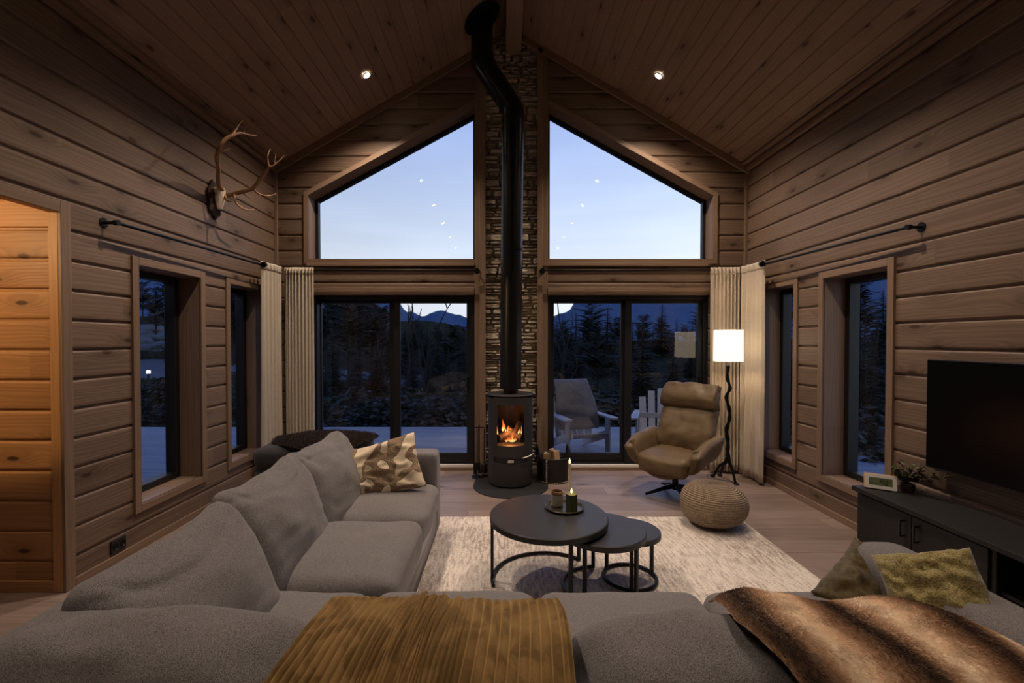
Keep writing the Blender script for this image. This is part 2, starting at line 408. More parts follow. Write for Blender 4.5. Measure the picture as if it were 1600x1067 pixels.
# ------------------------------------------------------------------ walls of profiled planks
PITCH = .188
def profile(zmax, pitch=PITCH, g=.013, d=.014, rr=.012, z0=0.0):
    zs = []
    k = 0
    while z0 + k*pitch < zmax + pitch:
        b = z0 + k*pitch
        zs += [(b-g/2, -d), (b+g/2, -d), (b+g/2+.002, -rr*.55), (b+g/2+rr*.8, -rr*.1), (b+g/2+rr*1.8, 0), (b+pitch-g/2-rr*1.8, 0), (b+pitch-g/2-rr*.8, -rr*.1), (b+pitch-g/2-.002, -rr*.55)]
        k += 1
    zs.sort(key=lambda q: q[0]); return zs
def plank_wall(name, to_xyz, zmin, zmax, ints, breaks, mat, uoff=0, flip=False):
    pr = profile(zmax)
    def dep(z):
        for (a, da), (b, db) in zip(pr, pr[1:]):
            if a <= z <= b: return da + (db-da)*((z-a)/(b-a) if b > a else 0)
        return 0
    zs = sorted(set([round(z, 6) for z, _ in pr if zmin < z < zmax] + [zmin, zmax] + [round(b, 6) for b in breaks if zmin < b < zmax]))
    mb = MB()
    for za, zb in zip(zs, zs[1:]):
        if zb-za < 1e-5: continue
        e = (zb-za)*.001
        A, B = ints(za+e), ints(zb-e)
        if len(A) != len(B): continue
        da, db = dep(za), dep(zb)
        for (a0, a1), (b0, b1) in zip(A, B):
            if a1-a0 < 1e-4 and b1-b0 < 1e-4: continue
            q = [to_xyz(a0, za, da), to_xyz(a1, za, da), to_xyz(b1, zb, db), to_xyz(b0, zb, db)]
            uv = [(a0+uoff, za), (a1+uoff, za), (b1+uoff, zb), (b0+uoff, zb)]
            if flip: q = q[::-1]; uv = uv[::-1]
            mb.quad(q, uv)
    return mb
def subtract(iv, holes):
    res = [iv]
    for h0, h1 in holes:
        nx = []
        for a, b in res:
            if h1 <= a or h0 >= b: nx.append((a, b)); continue
            if h0 > a: nx.append((a, h0))
            if h1 < b: nx.append((h1, b))
        res = nx
    return res
WT = .24   # wall thickness

# side windows (Y range, z range), inner edges of the casing
WZ0, WZ1 = .337, 2.125
winL = [(P(215, 500, X=XL).y, P(312, 500, X=XL).y), (P(358, 500, X=XL).y, 5.16)]
winR = [(P(1388.5, 500, X=XR).y, P(1288, 500, X=XR).y), (P(1241.5, 500, X=XR).y, 5.10)]
HALL = (.35, P(93.5, 400, X=XL).y, 2.35)        # doorway to the hall in the left wall
# the rear of the room
def side_ints(wins, extra=()):
    def f(z):
        hs = [(a, b) for a, b in wins if WZ0 < z < WZ1] + [(a, b) for a, b, zt in extra if z < zt]
        return subtract((YREAR, YB), sorted(hs))
    return f
wl = plank_wall('wall_left', lambda u, z, d: (XL+d, u, z), 0, ZE, side_ints(winL, [HALL]), [WZ0, WZ1, HALL[2]], M['wall'], flip=True)
wl.v = [Vector((XL - (v.x-XL) if False else v.x, v.y, v.z)) for v in wl.v]
wl.build('wall_left', M['wall'], kind='structure')
wr_ = plank_wall('wall_right', lambda u, z, d: (XR-d, u, z), 0, ZE, side_ints(winR), [WZ0, WZ1], M['wall'], uoff=20)
wr_.build('wall_right', M['wall'], kind='structure')
# fixed gable windows: glass outline from the photograph, set at the outer side of the wall
YG = YB + .22
gl0, gl1 = P(501, 406, Y=YG), P(740, 406, Y=YG)
glt0, glt1 = P(501, 323.5, Y=YG), P(740, 188.5, Y=YG)
gr0, gr1 = P(858, 406, Y=YG), P(1094, 406, Y=YG)
grt0, grt1 = P(858, 188, Y=YG), P(1094, 324.5, Y=YG)
FW = .05
TL = dict(x0=gl0.x-FW, x1=gl1.x+.035, z0=gl0.z-.03, zl=glt0.z+.075, zh=glt1.z+.075)
TR = dict(x0=gr0.x-.035, x1=gr1.x+FW, z0=gr0.z-.03, zl=grt1.z+.075, zh=grt0.z+.075)
def trap(z, T, left=True):
    if z <= T['z0'] or z >= T['zh']: return None
    k = (z-T['zl'])/(T['zh']-T['zl']); k = max(0, k)
    return (T['x0']+(T['x1']-T['x0'])*k, T['x1']) if left else (T['x0'], T['x1']-(T['x1']-T['x0'])*k)
DZ = P(600, 461, Y=YB).z
DL = (P(489, 600, Y=YB).x, P(741.5, 600, Y=YB).x); DR = (P(855, 600, Y=YB).x, P(1105.5, 600, Y=YB).x)
SX = (P(757, 600, Y=YB).x, P(841, 600, Y=YB).x)          # stone strip between the posts
def back_ints(z):
    lo, hi = XL, XR
    if z > ZE: lo, hi = XM-(ZR-z)/SL, XM+(ZR-z)/SL
    hs = [(SX[0], SX[1])]
    if z < DZ: hs += [DL, DR]
    for T, l in ((TL, True), (TR, False)):
        k = trap(z, T, l)
        if k: hs.append(k)
    return subtract((lo, hi), sorted(hs))
bw = plank_wall('wall_back', lambda u, z, d: (u, YB-d, z), 0, ZR-.001, back_ints,
                [DZ, ZE, TL['z0'], TL['zl'], TL['zh'], TR['z0'], TR['zl'], TR['zh'], ZR-SL*(XM-SX[0]), ZR-SL*(SX[1]-XM)], M['wall'], uoff=40)
bw.build('wall_back', M['wall'], kind='structure')
def rear_ints(z):
    if z > ZE: return [(XM-(ZR-z)/SL, XM+(ZR-z)/SL)]
    return subtract((XL, XR), [(.6, 1.5)] if z < 2.1 else ([(-1.7, -.9)] if 2.5 < z < 3.3 else []))
plank_wall('wall_rear', lambda u, z, d: (u, YREAR+d, z), 0, ZR-.001, rear_ints, [ZE, 2.1, 2.5, 3.3], M['wall'], uoff=60, flip=True).build('wall_rear', M['wall'], kind='structure')
# outer skins so that no light leaks round the planks
def skin(name, xyz, ints, zs):
    mb = MB()
    for za, zb in zip(zs, zs[1:]):
        e = 1e-4; A, B = ints(za+e), ints(zb-e)
        for (a0, a1), (b0, b1) in zip(A, B): mb.quad([xyz(a0, za), xyz(a1, za), xyz(b1, zb), xyz(b0, zb)])
    return mb.build(name, M['ext'], kind='structure')
skin('wall_left_outer', lambda u, z: (XL-WT, u, z), side_ints(winL, [(HALL[0]-.1, HALL[1]+.12, HALL[2]+.1)]), [-.3, 0, WZ0, WZ1, HALL[2]+.1, ZE+.2])
skin('wall_right_outer', lambda u, z: (XR+WT, u, z), side_ints(winR), [-.3, WZ0, WZ1, ZE+.2])
zb_ = sorted([-.3, DZ, ZE, TL['z0'], TL['zl'], TL['zh'], TR['z0'], TR['zl'], TR['zh'], ZR-.001])
def back_skin(z):
    lo, hi = XL-WT, XR+WT
    if z > ZE: lo, hi = XM-(ZR+.1-z)/SL, XM+(ZR+.1-z)/SL
    hs = []
    if 0 < z < DZ: hs += [DL, DR]
    for T, l in ((TL, True), (TR, False)):
        k = trap(z, T, l)
        if k: hs.append(k)
    return subtract((lo, hi), sorted(hs))
skin('wall_back_outer', lambda u, z: (u, YB+WT, z), back_skin, sorted(set(zb_+[0.0])))
MB().box(.6, 1.5, YREAR-.9, YREAR-.85, 0, 2.2).box(-1.7, -.9, YREAR-.08, YREAR-.05, 2.4, 3.4).build('wall_rear_recess', M['ext'], kind='structure')

# floor
fl = MB(); fl.quad([(XL-.3, YREAR-.9, 0), (XR+.3, YREAR-.9, 0), (XR+.3, YB+.05, 0), (XL-.3, YB+.05, 0)], [(XL, YREAR+30), (XR+.6, YREAR+30), (XR+.6, YB+30.95), (XL, YB+30.95)])
fl.quad([(XL-3, .2, -.001), (XL-.25, .2, -.001), (XL-.25, 3.0, -.001), (XL-3, 3.0, -.001)], [(0, .2), (2.75, .2), (2.75, 3), (0, 3)])
fl.build('floor', M['floor'], kind='structure')

# ceiling: boards running with the ridge
def ceiling(side):
    mb = MB(); L = (XR-XL)/2/math.cos(math.atan(SL)); pr = profile(L, .12, .005, .006, .004)
    nx = math.sin(math.atan(SL)); nz = math.cos(math.atan(SL))
    for (a, da), (b, db) in zip(pr, pr[1:]):
        if a < 0 or b > L+.06: continue
        def pt(s_, d_, y):
            return (XM + side*(s_*nz) + side*nx*(-d_)*1.0, y, ZR - s_*nx + nz*(-d_))
        q = [pt(a, da, YREAR), pt(a, da, YB+.02), pt(b, db, YB+.02), pt(b, db, YREAR)]
        uv = [(YREAR+10, a+side*24), (YB+10, a+side*24), (YB+10, b+side*24), (YREAR+10, b+side*24)]
        mb.quad(q if side < 0 else q[::-1], uv if side < 0 else uv[::-1])
    return mb
ceiling(-1).build('ceiling_left', M['ceil'], kind='structure')
ceiling(1).build('ceiling_right', M['ceil'], kind='structure')
rf = MB()
rf.quad([(XM, YREAR-.3, ZR+.25), (XM, YB+.5, ZR+.25), (XL-.6, YB+.5, ZE+.25-.35), (XL-.6, YREAR-.3, ZE+.25-.35)])
rf.quad([(XM, YREAR-.3, ZR+.25), (XR+.6, YREAR-.3, ZE+.25-.35), (XR+.6, YB+.5, ZE+.25-.35), (XM, YB+.5, ZR+.25)])
rf.quad([(XL-.3, YREAR-1, -.05), (XL-.3, YREAR-.95, 6), (XR+.3, YREAR-.95, 6), (XR+.3, YREAR-1, -.05)])
rf.build('roof', M['ext'], kind='structure')

# trims ---------------------------------------------------------------
def trim(n, mb, mat=None, bevel=.003, parent=None): return mb.build('trim_%d' % n, mat or M['trim'], kind='structure', bevel=bevel)
_tn = [0]
def T_(mb, mat=None, bevel=.003):
    _tn[0] += 1; return trim(_tn[0], mb, mat, bevel)
T_(MB().box(P(790.5, 80, Y=YB).x, P(813.5, 80, Y=YB).x, YREAR, YB, P(800, 86, Y=YB).z, ZR-.02))            # ridge beam
ang = math.atan(SL)
for sd in (-1, 1):   # sloped mouldings where the roof meets the gable
    Lg = (XR-XL)/2/math.cos(ang)
    R = Matrix.Translation((XM, 0, ZR)) @ Matrix.Rotation(ang if sd > 0 else PI-ang, 4, 'Y')
    if sd > 0: T_(MB().box(.14, Lg, YB-.05, YB-.018, .0, .075, Matrix.Translation((XM, 0, ZR-.085)) @ Matrix.Rotation(ang, 4, 'Y')))
    else: T_(MB().box(-Lg, -.14, YB-.05, YB-.018, .0, .075, Matrix.Translation((XM, 0, ZR-.085)) @ Matrix.Rotation(-ang, 4, 'Y')))
    xw = XL if sd < 0 else XR
    T_(MB().box(xw-sd*.045, xw-sd*.001, YREAR, YB, ZE-.05, ZE-.005)); T_(MB().box(xw-sd*.10, xw-sd*.045, YREAR, YB, ZE+.018, ZE+.04))
    T_(MB().box(xw-sd*.035, xw, YB-.035, YB, 0, ZE-.04))                      # corner bead
    # skirting, interrupted by the hall opening on the left
    if sd < 0:
        a = MB().box(XL, XL+.016, HALL[1]+.06, YB, 0, .058); a.build('baseboard_left', M['trim'], kind='structure', bevel=.003)
    else:
        MB().box(XR-.016, XR, YREAR, YB, 0, .058).build('baseboard_right', M['trim'], kind='structure', bevel=.003)
# posts framing the stone
for x0, x1, y0 in ((P(742, 600, Y=YB).x, P(750.5, 600, Y=YB).x, YB-.022), (P(750, 600, Y=YB).x, P(759, 600, Y=YB).x, YB-.05),
                   (P(839, 600, Y=YB).x, P(847, 600, Y=YB).x, YB-.05), (P(847, 600, Y=YB).x, P(855.5, 600, Y=YB).x, YB-.022)):
    xc = (x0+x1)/2
    T_(MB().box(x0, x1, y0, YB+.03, 0, roof_z(xc)-.03))
# window casings on the side walls + reveals
def side_window(n, side, y0, y1, kindname):
    X0 = XL if side < 0 else XR; s = side
    xo = X0 + s*.205      # where the frame sits
    m = MB()
    lw = .06
    for a, b, c, d in ((y0-lw, y0, WZ0-lw, WZ1+lw), (y1, y1+lw, WZ0-lw, WZ1+lw), (y0, y1, WZ1, WZ1+lw), (y0, y1, WZ0-lw, WZ0)):
        m.box(X0-s*.018, X0+s*.004, a, b, c, d)
    T_(m)
    m = MB(); t = .018
    m.box(X0-s*.004, xo, y0-t, y0, WZ0, WZ1, long=2).box(X0-s*.004, xo, y1, y1+t, WZ0, WZ1, long=2)
    m.box(X0-s*.004, xo, y0-t, y1+t, WZ1, WZ1+t, long=1).box(X0-s*.010, xo, y0-t, y1+t, WZ0-t, WZ0, long=1)
    T_(m, bevel=0)
    w = thing('window_%d' % n, None, None, (0, 0, 0), kind='structure')
    f = MB(); fw = .055; xa, xb = xo-s*.02, xo+s*.075
    for a, b, c, d in ((y0, y0+fw, WZ0, WZ1), (y1-fw, y1, WZ0, WZ1), (y0+fw, y1-fw, WZ1-fw, WZ1), (y0+fw, y1-fw, WZ0, WZ0+fw)):
        f.box(xa, xb, a, b, c, d)
    f.build('window_frame', M['black'], w, bevel=.004)
    g = MB(); xg = xo+s*.035
    g.quad([(xg, y0+fw, WZ0+fw), (xg, y1-fw, WZ0+fw), (xg, y1-fw, WZ1-fw), (xg, y0+fw, WZ1-fw)])
    g.build('pane', M['glass'], w)
    return w
k = 1
for s_, ws_ in ((-1, winL), (1, winR)):
    for a, b in ws_: side_window(k, s_, a, b, ''); k += 1
# gable windows
def gable_window(n, T, left):
    A = [(T['x0'], T['z0']), (T['x1'], T['z0']), (T['x1'], T['zh']), (T['x0'], T['zl'])] if left else \
        [(T['x0'], T['z0']), (T['x1'], T['z0']), (T['x1'], T['zl']), (T['x0'], T['zh'])]
    cx = sum(p[0] for p in A)/4; cz = sum(p[1] for p in A)/4
    def offset(poly, d):
        res = []; m = len(poly)
        for i in range(m):
            p0, p1, p2 = Vector(poly[i-1]), Vector(poly[i]), Vector(poly[(i+1) % m])
            e1 = (p1-p0).normalized(); e2 = (p2-p1).normalized()
            n1 = Vector((e1.y, -e1.x)); n2 = Vector((e2.y, -e2.x))    # outward for ccw
            b = (n1+n2).normalized(); res.append(p1 + b*(d/max(.2, b.dot(n1))))
        return [tuple(r) for r in res]
    def ring(p_in, p_out, y0, y1, mb):
        m = len(p_in)
        for i in range(m):
            j = (i+1) % m; a, b, c, d = p_in[i], p_in[j], p_out[j], p_out[i]
            L = (Vector(b)-Vector(a)).length; wd = (Vector(d)-Vector(a)).length
            o = random.uniform(0, 9); ov = random.randint(0, 50)*.3+.05
            pts = lambda y: [(a[0], y, a[1]), (b[0], y, b[1]), (c[0], y, c[1]), (d[0], y, d[1])]
            mb.quad(pts(y0), [(o, ov), (o+L, ov), (o+L, ov+wd), (o, ov+wd)]); mb.quad(pts(y1)[::-1], [(o, ov)]*4)
            mb.quad([(a[0], y0, a[1]), (a[0], y1, a[1]), (b[0], y1, b[1]), (b[0], y0, b[1])], [(o, ov), (o, ov+.2), (o+L, ov+.2), (o+L, ov)])
            mb.quad([(d[0], y0, d[1]), (c[0], y0, c[1]), (c[0], y1, c[1]), (d[0], y1, d[1])], [(o, ov), (o+L, ov), (o+L, ov+.05), (o, ov+.05)])
    c = MB(); ring(A, offset(A, .055), YB-.02, YB+.004, c); T_(c, bevel=0)
    r = MB(); ring(A, offset(A, .015), YB-.003, YG+.03, r); T_(r, bevel=0)
    w = thing('window_%d' % n, None, None, kind='structure')
    f = MB(); ring(offset(A, -.038), A, YG-.035, YG+.03, f); f.build('window_frame', M['black'], w)
    I = offset(A, -.036); g = MB(); g.quad([(p[0], YG, p[1]) for p in I]); g.build('pane', M['glass'], w)
gable_window(5, TL, True); gable_window(6, TR, False)
# header boards over the doors
for dx in (DL, DR):
    T_(MB().box(dx[0]-.0, dx[1]+.0, YB-.03, YB+.03, DZ, DZ+.085)); T_(MB().box(dx[0]-.06, dx[1], YB-.034, YB-.012, TL['z0']-.055-.03, TL['z0']-.05))
    T_(MB().box(dx[0], dx[1], YB-.03, YB+.02, 0, .034))
# sliding doors
def sliding_door(n, dx, px_a, px_m0, px_m1, px_b):
    d = thing('door_%d' % n, None, None, kind='structure')
    f = MB(); x0, x1 = dx; ya, yb = YB+.02, YB+.20
    f.box(x0, x0+.045, ya, yb, .034, DZ).box(x1-.045, x1, ya, yb, .034, DZ).box(x0+.045, x1-.045, ya, yb, DZ-.045, DZ).box(x0+.045, x1-.045, ya, yb, .034, .066)
    f.build('door_frame', M['black'], d, bevel=.004)
    MB().box(x0+.01, x1-.01, ya-.03, ya+.0, .037, .064).build('threshold', plain('threshold_light_metal', (.92, .90, .86), .45), d)
    def leaf(xa, xb, gx0, gx1, y):
        zt, zb = P(600, 474, Y=y).z, P(600, 707, Y=y).z
        m = MB(); y0, y1 = y-.025, y+.025
        m.box(xa, gx0, y0, y1, .066, DZ-.045).box(gx1, xb, y0, y1, .066, DZ-.045).box(gx0, gx1, y0, y1, zt, DZ-.045).box(gx0, gx1, y0, y1, .066, zb)
        fr = m.build('leaf_frame', M['black'], d, bevel=.003)
        g = MB(); g.quad([(gx0, y, zb), (gx1, y, zb), (gx1, y, zt), (gx0, y, zt)]); g.build('pane', M['glass'], fr)
        return fr, y0
    yo, yi = YB+.15, YB+.085
    gm0, gm1 = P(px_m0, 600, Y=yo).x, P(px_m1, 600, Y=yi).x
    leaf(x0+.045, gm0+.07, P(px_a, 600, Y=yo).x, gm0, yo)
    fr, y0 = leaf(gm1-.075, x1-.045, gm1, P(px_b, 600, Y=yi).x, yi)
    hb = MB(); hx = x1-.085 if n == 1 else x1-.085
    hb.tube([(hx, y0-.003, .95), (hx, y0-.03, .96), (hx, y0-.03, 1.12), (hx, y0-.003, 1.13)], .008, 8)
    hb.build('handle', M['iron'], fr, smooth=True)
sliding_door(1, DL, 504, 609.5, 626, 729.5)
sliding_door(2, DR, 865, 969, 985.5, 1089)

# stone strip: ledge stones of many sizes, one surface
def stone_mat():
    m, t, b = mat_new('ledge_stone'); tcn = t.nodes.new('ShaderNodeTexCoord'); uv = t.nodes.new('ShaderNodeUVMap')
    wn = N(t, 'ShaderNodeTexWhiteNoise', noise_dimensions='2D'); t.links.new(uv.outputs[0], wn.inputs['Vector'])
    n = N(t, 'ShaderNodeTexNoise', Scale=30.0, Detail=8.0); mp = N(t, 'ShaderNodeMapping'); mp.inputs['Scale'].default_value = (1, 1, 2.5)
    t.links.new(tcn.outputs['Object'], mp.inputs[0]); t.links.new(mp.outputs[0], n.inputs['Vector'])
    c = mixc(t, wn.outputs[0], (.55, .47, .37), (.90, .80, .66)); c = mixc(t, math_n(t, 'MULTIPLY', n.outputs[0], .8), c, (.20, .16, .12))
    t.links.new(c, b.inputs['Base Color']); b.inputs['Roughness'].default_value = .85; bump(t, b, n.outputs[0], .9, .02); return m
st = MB(); rs = random.Random(5); z = .0
while z < ZR-.02:
    h = rs.choice((.022, .03, .038, .05, .065, .085)); x = SX[0]-.02; z1 = min(z+h, ZR-.02)
    while x < SX[1]+.02:
        w = rs.uniform(.07, .26); x1 = min(x+w, SX[1]+.02); d0 = rs.uniform(.022, .052)
        nx_, nz_ = max(2, int((x1-x)/.02)), max(2, int(h/.012)); seed = rs.uniform(0, 99); tilt = rs.uniform(-.02, .02)
        split = rs.random() < .25 and h > .045
        for (za, zb2, dd) in (((z, (z+z1)/2, d0), ((z+z1)/2, z1, d0*rs.uniform(.5, 1.3))) if split else ((z, z1, d0),)):
            i0 = len(st.v); uvr = (rs.random(), rs.random()); nz2 = max(2, int((zb2-za)/.012))
            for j in range(nz2+1):
                for i in range(nx_+1):
                    a, b = i/nx_, j/nz2; xx = x+(x1-x)*a; zz = za+(zb2-za)*b
                    edge = min(a*(x1-x), (1-a)*(x1-x), b*(zb2-za), (1-b)*(zb2-za))
                    dp = dd + tilt*(a-.5) + .007*fbm((xx*18+seed, zz*26, seed), 1, 3); dp = dp if edge > .0005 else -.03
                    st.v.append(Vector((xx+.0015*(1 if a == 0 else -1 if a == 1 else 0), YB+.035-dp, zz+.0012*(1 if b == 0 else -1 if b == 1 else 0))))
            for j in range(nz2):
                for i in range(nx_):
                    q = i0+j*(nx_+1)+i; st.f.append((q, q+1, q+nx_+2, q+nx_+1)); st.uv.append([uvr]*4)
        x = x1
    z = z1
st.quad([(SX[0]-.02, YB+.06, 0), (SX[1]+.02, YB+.06, 0), (SX[1]+.02, YB+.06, ZR-.05), (SX[0]-.02, YB+.06, ZR-.05)], [(.1, .2)]*4)
st.build('wall_stone', stone_mat(), kind='structure')

# hall beyond the opening
hw = MB(); hy = HALL[1]+.012
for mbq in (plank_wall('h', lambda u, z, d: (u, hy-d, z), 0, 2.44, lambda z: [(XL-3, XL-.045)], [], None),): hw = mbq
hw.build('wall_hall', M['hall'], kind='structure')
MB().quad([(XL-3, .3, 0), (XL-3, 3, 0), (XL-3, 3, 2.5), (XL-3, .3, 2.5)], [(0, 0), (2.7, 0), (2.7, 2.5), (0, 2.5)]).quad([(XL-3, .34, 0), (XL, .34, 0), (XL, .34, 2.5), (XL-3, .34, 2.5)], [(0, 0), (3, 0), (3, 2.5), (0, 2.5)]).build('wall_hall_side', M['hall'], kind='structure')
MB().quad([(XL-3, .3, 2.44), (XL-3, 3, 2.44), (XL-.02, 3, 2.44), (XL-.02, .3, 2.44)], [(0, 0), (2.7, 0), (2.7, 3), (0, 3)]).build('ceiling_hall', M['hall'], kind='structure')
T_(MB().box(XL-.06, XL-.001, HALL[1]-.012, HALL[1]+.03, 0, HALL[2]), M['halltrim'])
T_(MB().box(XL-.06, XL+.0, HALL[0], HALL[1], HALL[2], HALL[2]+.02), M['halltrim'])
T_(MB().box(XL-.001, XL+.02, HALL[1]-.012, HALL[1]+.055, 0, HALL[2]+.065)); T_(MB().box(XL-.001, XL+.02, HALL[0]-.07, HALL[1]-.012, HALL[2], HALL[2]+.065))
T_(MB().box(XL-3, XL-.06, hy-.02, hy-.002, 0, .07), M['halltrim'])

# ================================================================== OBJECTS
# ---- recessed spotlights in the sloping ceiling
M['lens'] = emis('lamp_lens', (1, .86, .68), 40)
M['ring'] = plain('spot_ring', (.05, .04, .035), .5)
hl, hr = roof_hit(573, 116), roof_hit(1029, 117)
rows = [(hl.y+hr.y)/2 - 1.45*i for i in range(6)]
def recessed(loc, side, label, group=None, e=E_SPOT):
    t = thing('recessed_spotlight', label, 'ceiling light', loc, 0, group)
    t.rotation_euler = (0, side*ang, 0)
    MB().lathe([(.036, -.004), (.047, -.004), (.047, .004), (.036, .004)], closed=True, n=32).build('trim_ring', M['ring'], t, smooth=True)
    MB().lathe([(.0, -.002), (.036, -.002)], n=32).build('lens', M['lens'], t)
    n = Vector((-side*math.sin(ang), 0, -math.cos(ang)))
    spot_light('spot_lamp', Vector(loc)+Vector((0, 0, -.03)), e, size=122 if loc[1] > 4.5 else 104, blend=.85 if loc[1] > 4.5 else .75, rad=.025)
for i, y in enumerate(rows):
    if y < YREAR+.3: continue
    for sd, hx in ((-1, hl.x), (1, hr.x)):
        loc = (hx, y, roof_z(hx)-.012)
        if i == 0: recessed(loc, sd, 'small recessed spotlight glowing in the %s slope of the ceiling near the gable' % ('left' if sd < 0 else 'right'), e=E_SPOT*ROW_DIM[i])
        else: recessed(loc, sd, 'small recessed spotlight further back in the ceiling, above and behind the sofa', 'recessed spotlights behind the viewer', e=E_SPOT*ROW_DIM[i])

# ---- stove, pipe, hearth
sc = P(797.5, 700, Y=4.98); SXc, SYc, SR = sc.x, 4.98, .243
hp = MB()
pts = []
hpc, hpr, hy0 = (P(798, 700, Y=4.85).x, 4.86), .40, YB-.03
arc = [(hpc[0]+hpr*math.cos(a), hpc[1]+hpr*math.sin(a)) for a in [PI+PI*k/40 for k in range(41)]]
poly = arc + [(hpc[0]+hpr*.95, hy0), (hpc[0]-hpr*.95, hy0)]
hp.quad([(x, y, .010) for x, y in poly]); hp.f[0] = hp.f[0]
for (a, b) in zip(poly, poly[1:]+poly[:1]): hp.quad([(a[0], a[1], 0), (b[0], b[1], 0), (b[0], b[1], .010), (a[0], a[1], .010)])
tag(hp.build('hearth_plate', plain('hearth_slate', (.022, .021, .022), .5, var=.3, vscale=4)), 'dark rounded hearth plate on the floor under the stove', 'hearth plate')
stv = thing('wood_stove', 'dark grey cylindrical wood stove with a fire burning behind its glass', 'stove', (SXc, SYc, .010))
a0, a1 = -PI/2-.80, -PI/2+.80
ZT = P(797, 618.5, Y=SYc-SR).z; zw0, zw1 = P(797, 697, Y=SYc-SR).z-.01, P(797, 634, Y=SYc-SR).z-.01
zb0, zb1 = P(797, 725, Y=SYc-SR).z-.01, P(797, 715.5, Y=SYc-SR).z-.01; ZT -= .01
sb = MB()
sb.lathe([(SR, .02), (SR, ZT-.03)], n=60, a0=a1, a1=a0+2*PI)
sb.lathe([(.0, .0), (SR-.02, .0), (SR-.02, .02), (SR, .02)], n=60)
sb.build('body', M['stove'], stv, smooth=True)
MB().lathe([(0, ZT), (SR+.008, ZT), (SR+.012, ZT-.004), (SR+.012, ZT-.010), (SR+.004, ZT-.014), (0, ZT-.014)], n=60).build('top_plate', M['stove'], stv, smooth=True, angle=30)
fr = MB(); rf_ = SR+.008
b0, b1 = -PI/2-.60, -PI/2+.60
fr.lathe([(rf_, zw1), (rf_, ZT-.02)], n=30, a0=a0, a1=a1); fr.lathe([(rf_, zb1), (rf_, zw0)], n=30, a0=a0, a1=a1)
fr.lathe([(rf_, zw0), (rf_, zw1)], n=8, a0=a0, a1=b0); fr.lathe([(rf_, zw0), (rf_, zw1)], n=8, a0=b1, a1=a1)
fr.lathe([(rf_-.035, zw0), (rf_, zw0)], n=24, a0=b0, a1=b1); fr.lathe([(rf_, zw1), (rf_-.035, zw1)], n=24, a0=b0, a1=b1)
dr = fr.build('fire_door', M['stove'], stv, smooth=True)
g_ = MB().lathe([(rf_-.012, zw0), (rf_-.012, zw1)], n=24, a0=b0, a1=b1).build('door_glass', glass_mat('stove_glass', (.75, .68, .62), .7), dr, smooth=True)
MB().lathe([(rf_-.013, zb0), (rf_-.013, zb1)], n=30, a0=a0, a1=a1).build('vent_slot', M['black'], stv, smooth=True)
MB().lathe([(rf_, .02), (rf_, zb0)], n=30, a0=a0, a1=a1).lathe([(rf_, zb0), (rf_-.03, zb0)], n=30, a0=a0, a1=a1).build('lower_door', M['stove'], stv, smooth=True)
lp = MB().box(-.031, .031, -rf_-.014, -rf_+.01, (zb0+zb1)/2-.016, (zb0+zb1)/2+.014).build('latch_plate', M['chrome'], stv, bevel=.003)
mk = MB()
for i in range(4): mk.box(-.021+i*.0115, -.013+i*.0115, -rf_-.0148, -rf_-.0138, (zb0+zb1)/2-.006, (zb0+zb1)/2+.004)
mk.build('engraving', M['black'], lp)
MB().tube([(.125, -rf_-.012, zb1+.004), (.16, -rf_-.006, zb1+.010), (.20, -rf_+.018, zb1+.022), (.245, -rf_+.06, zb1+.035)], [.008, .007, .006, .006], 10).build('door_lever', M['chrome'], stv, smooth=True)
fb = MB().lathe([(.205, zw0-.02), (.205, zw1+.03)], n=30, a0=0.0, a1=PI).lathe([(0, zw0-.012), (.225, zw0-.012)], n=30).lathe([(0, zw1+.03), (.23, zw1+.03)], n=30)
fb.build('firebox_lining', plain('fire_brick', (.045, .038, .032), .9, var=.4, vscale=20, bumpscale=60, bstr=.5), stv, smooth=True)
M['log'] = plain('charred_log', (.03, .022, .018), .95, var=.5, vscale=25, bumpscale=50, bstr=.9)
lg = [((-.13, -.10, .06), (.02, .02, .12), .034), ((.12, -.06, .05), (-.05, .03, .09), .036), ((-.12, .0, .03), (.13, .02, .035), .038), ((.02, -.06, .03), (.10, .06, .20), .028), ((-.09, -.04, .11), (.0, -.03, .155), .026)]
for a, b, r in lg:
    a, b = Vector(a), Vector(b); n_ = 8
    MB().tube([(a+(b-a)*k/n_) + Vector((0, 0, 1))*.006*fbm((k*.8, r*90, 0)) for k in range(n_+1)], [r*(1+.15*fbm((k*1.1, r*50, 2))) for k in range(n_+1)], 12).build('burning_log', M['log'], stv, smooth=True, loc=(0, 0, zw0))
def flame_mat():
    m = bpy.data.materials.new('flame'); m.use_nodes = True; t = m.node_tree; t.nodes.clear()
    o = t.nodes.new('ShaderNodeOutputMaterial'); e = t.nodes.new('ShaderNodeEmission'); uv = t.nodes.new('ShaderNodeUVMap'); sp = t.nodes.new('ShaderNodeSeparateXYZ')
    t.links.new(uv.outputs[0], sp.inputs[0]); r = t.nodes.new('ShaderNodeValToRGB'); c = r.color_ramp
    c.elements[0].color = (1, .62, .28, 1); c.elements[1].color = (.9, .10, .01, 1); e2 = c.elements.new(.35); e2.color = (1, .30, .06, 1)
    t.links.new(sp.outputs[1], r.inputs[0]); t.links.new(r.outputs[0], e.inputs[0])
    s = math_n(t, 'MULTIPLY_ADD', math_n(t, 'SUBTRACT', 1.0, sp.outputs[1]), 3.2, .5); t.links.new(s, e.inputs[1])
    tr = t.nodes.new('ShaderNodeBsdfTransparent'); mx = t.nodes.new('ShaderNodeMixShader')
    t.links.new(math_n(t, 'MULTIPLY_ADD', sp.outputs[1], .55, .12), mx.inputs[0]); t.links.new(e.outputs[0], mx.inputs[1]); t.links.new(tr.outputs[0], mx.inputs[2])
    t.links.new(mx.outputs[0], o.inputs[0]); return m
M['flame'] = flame_mat()
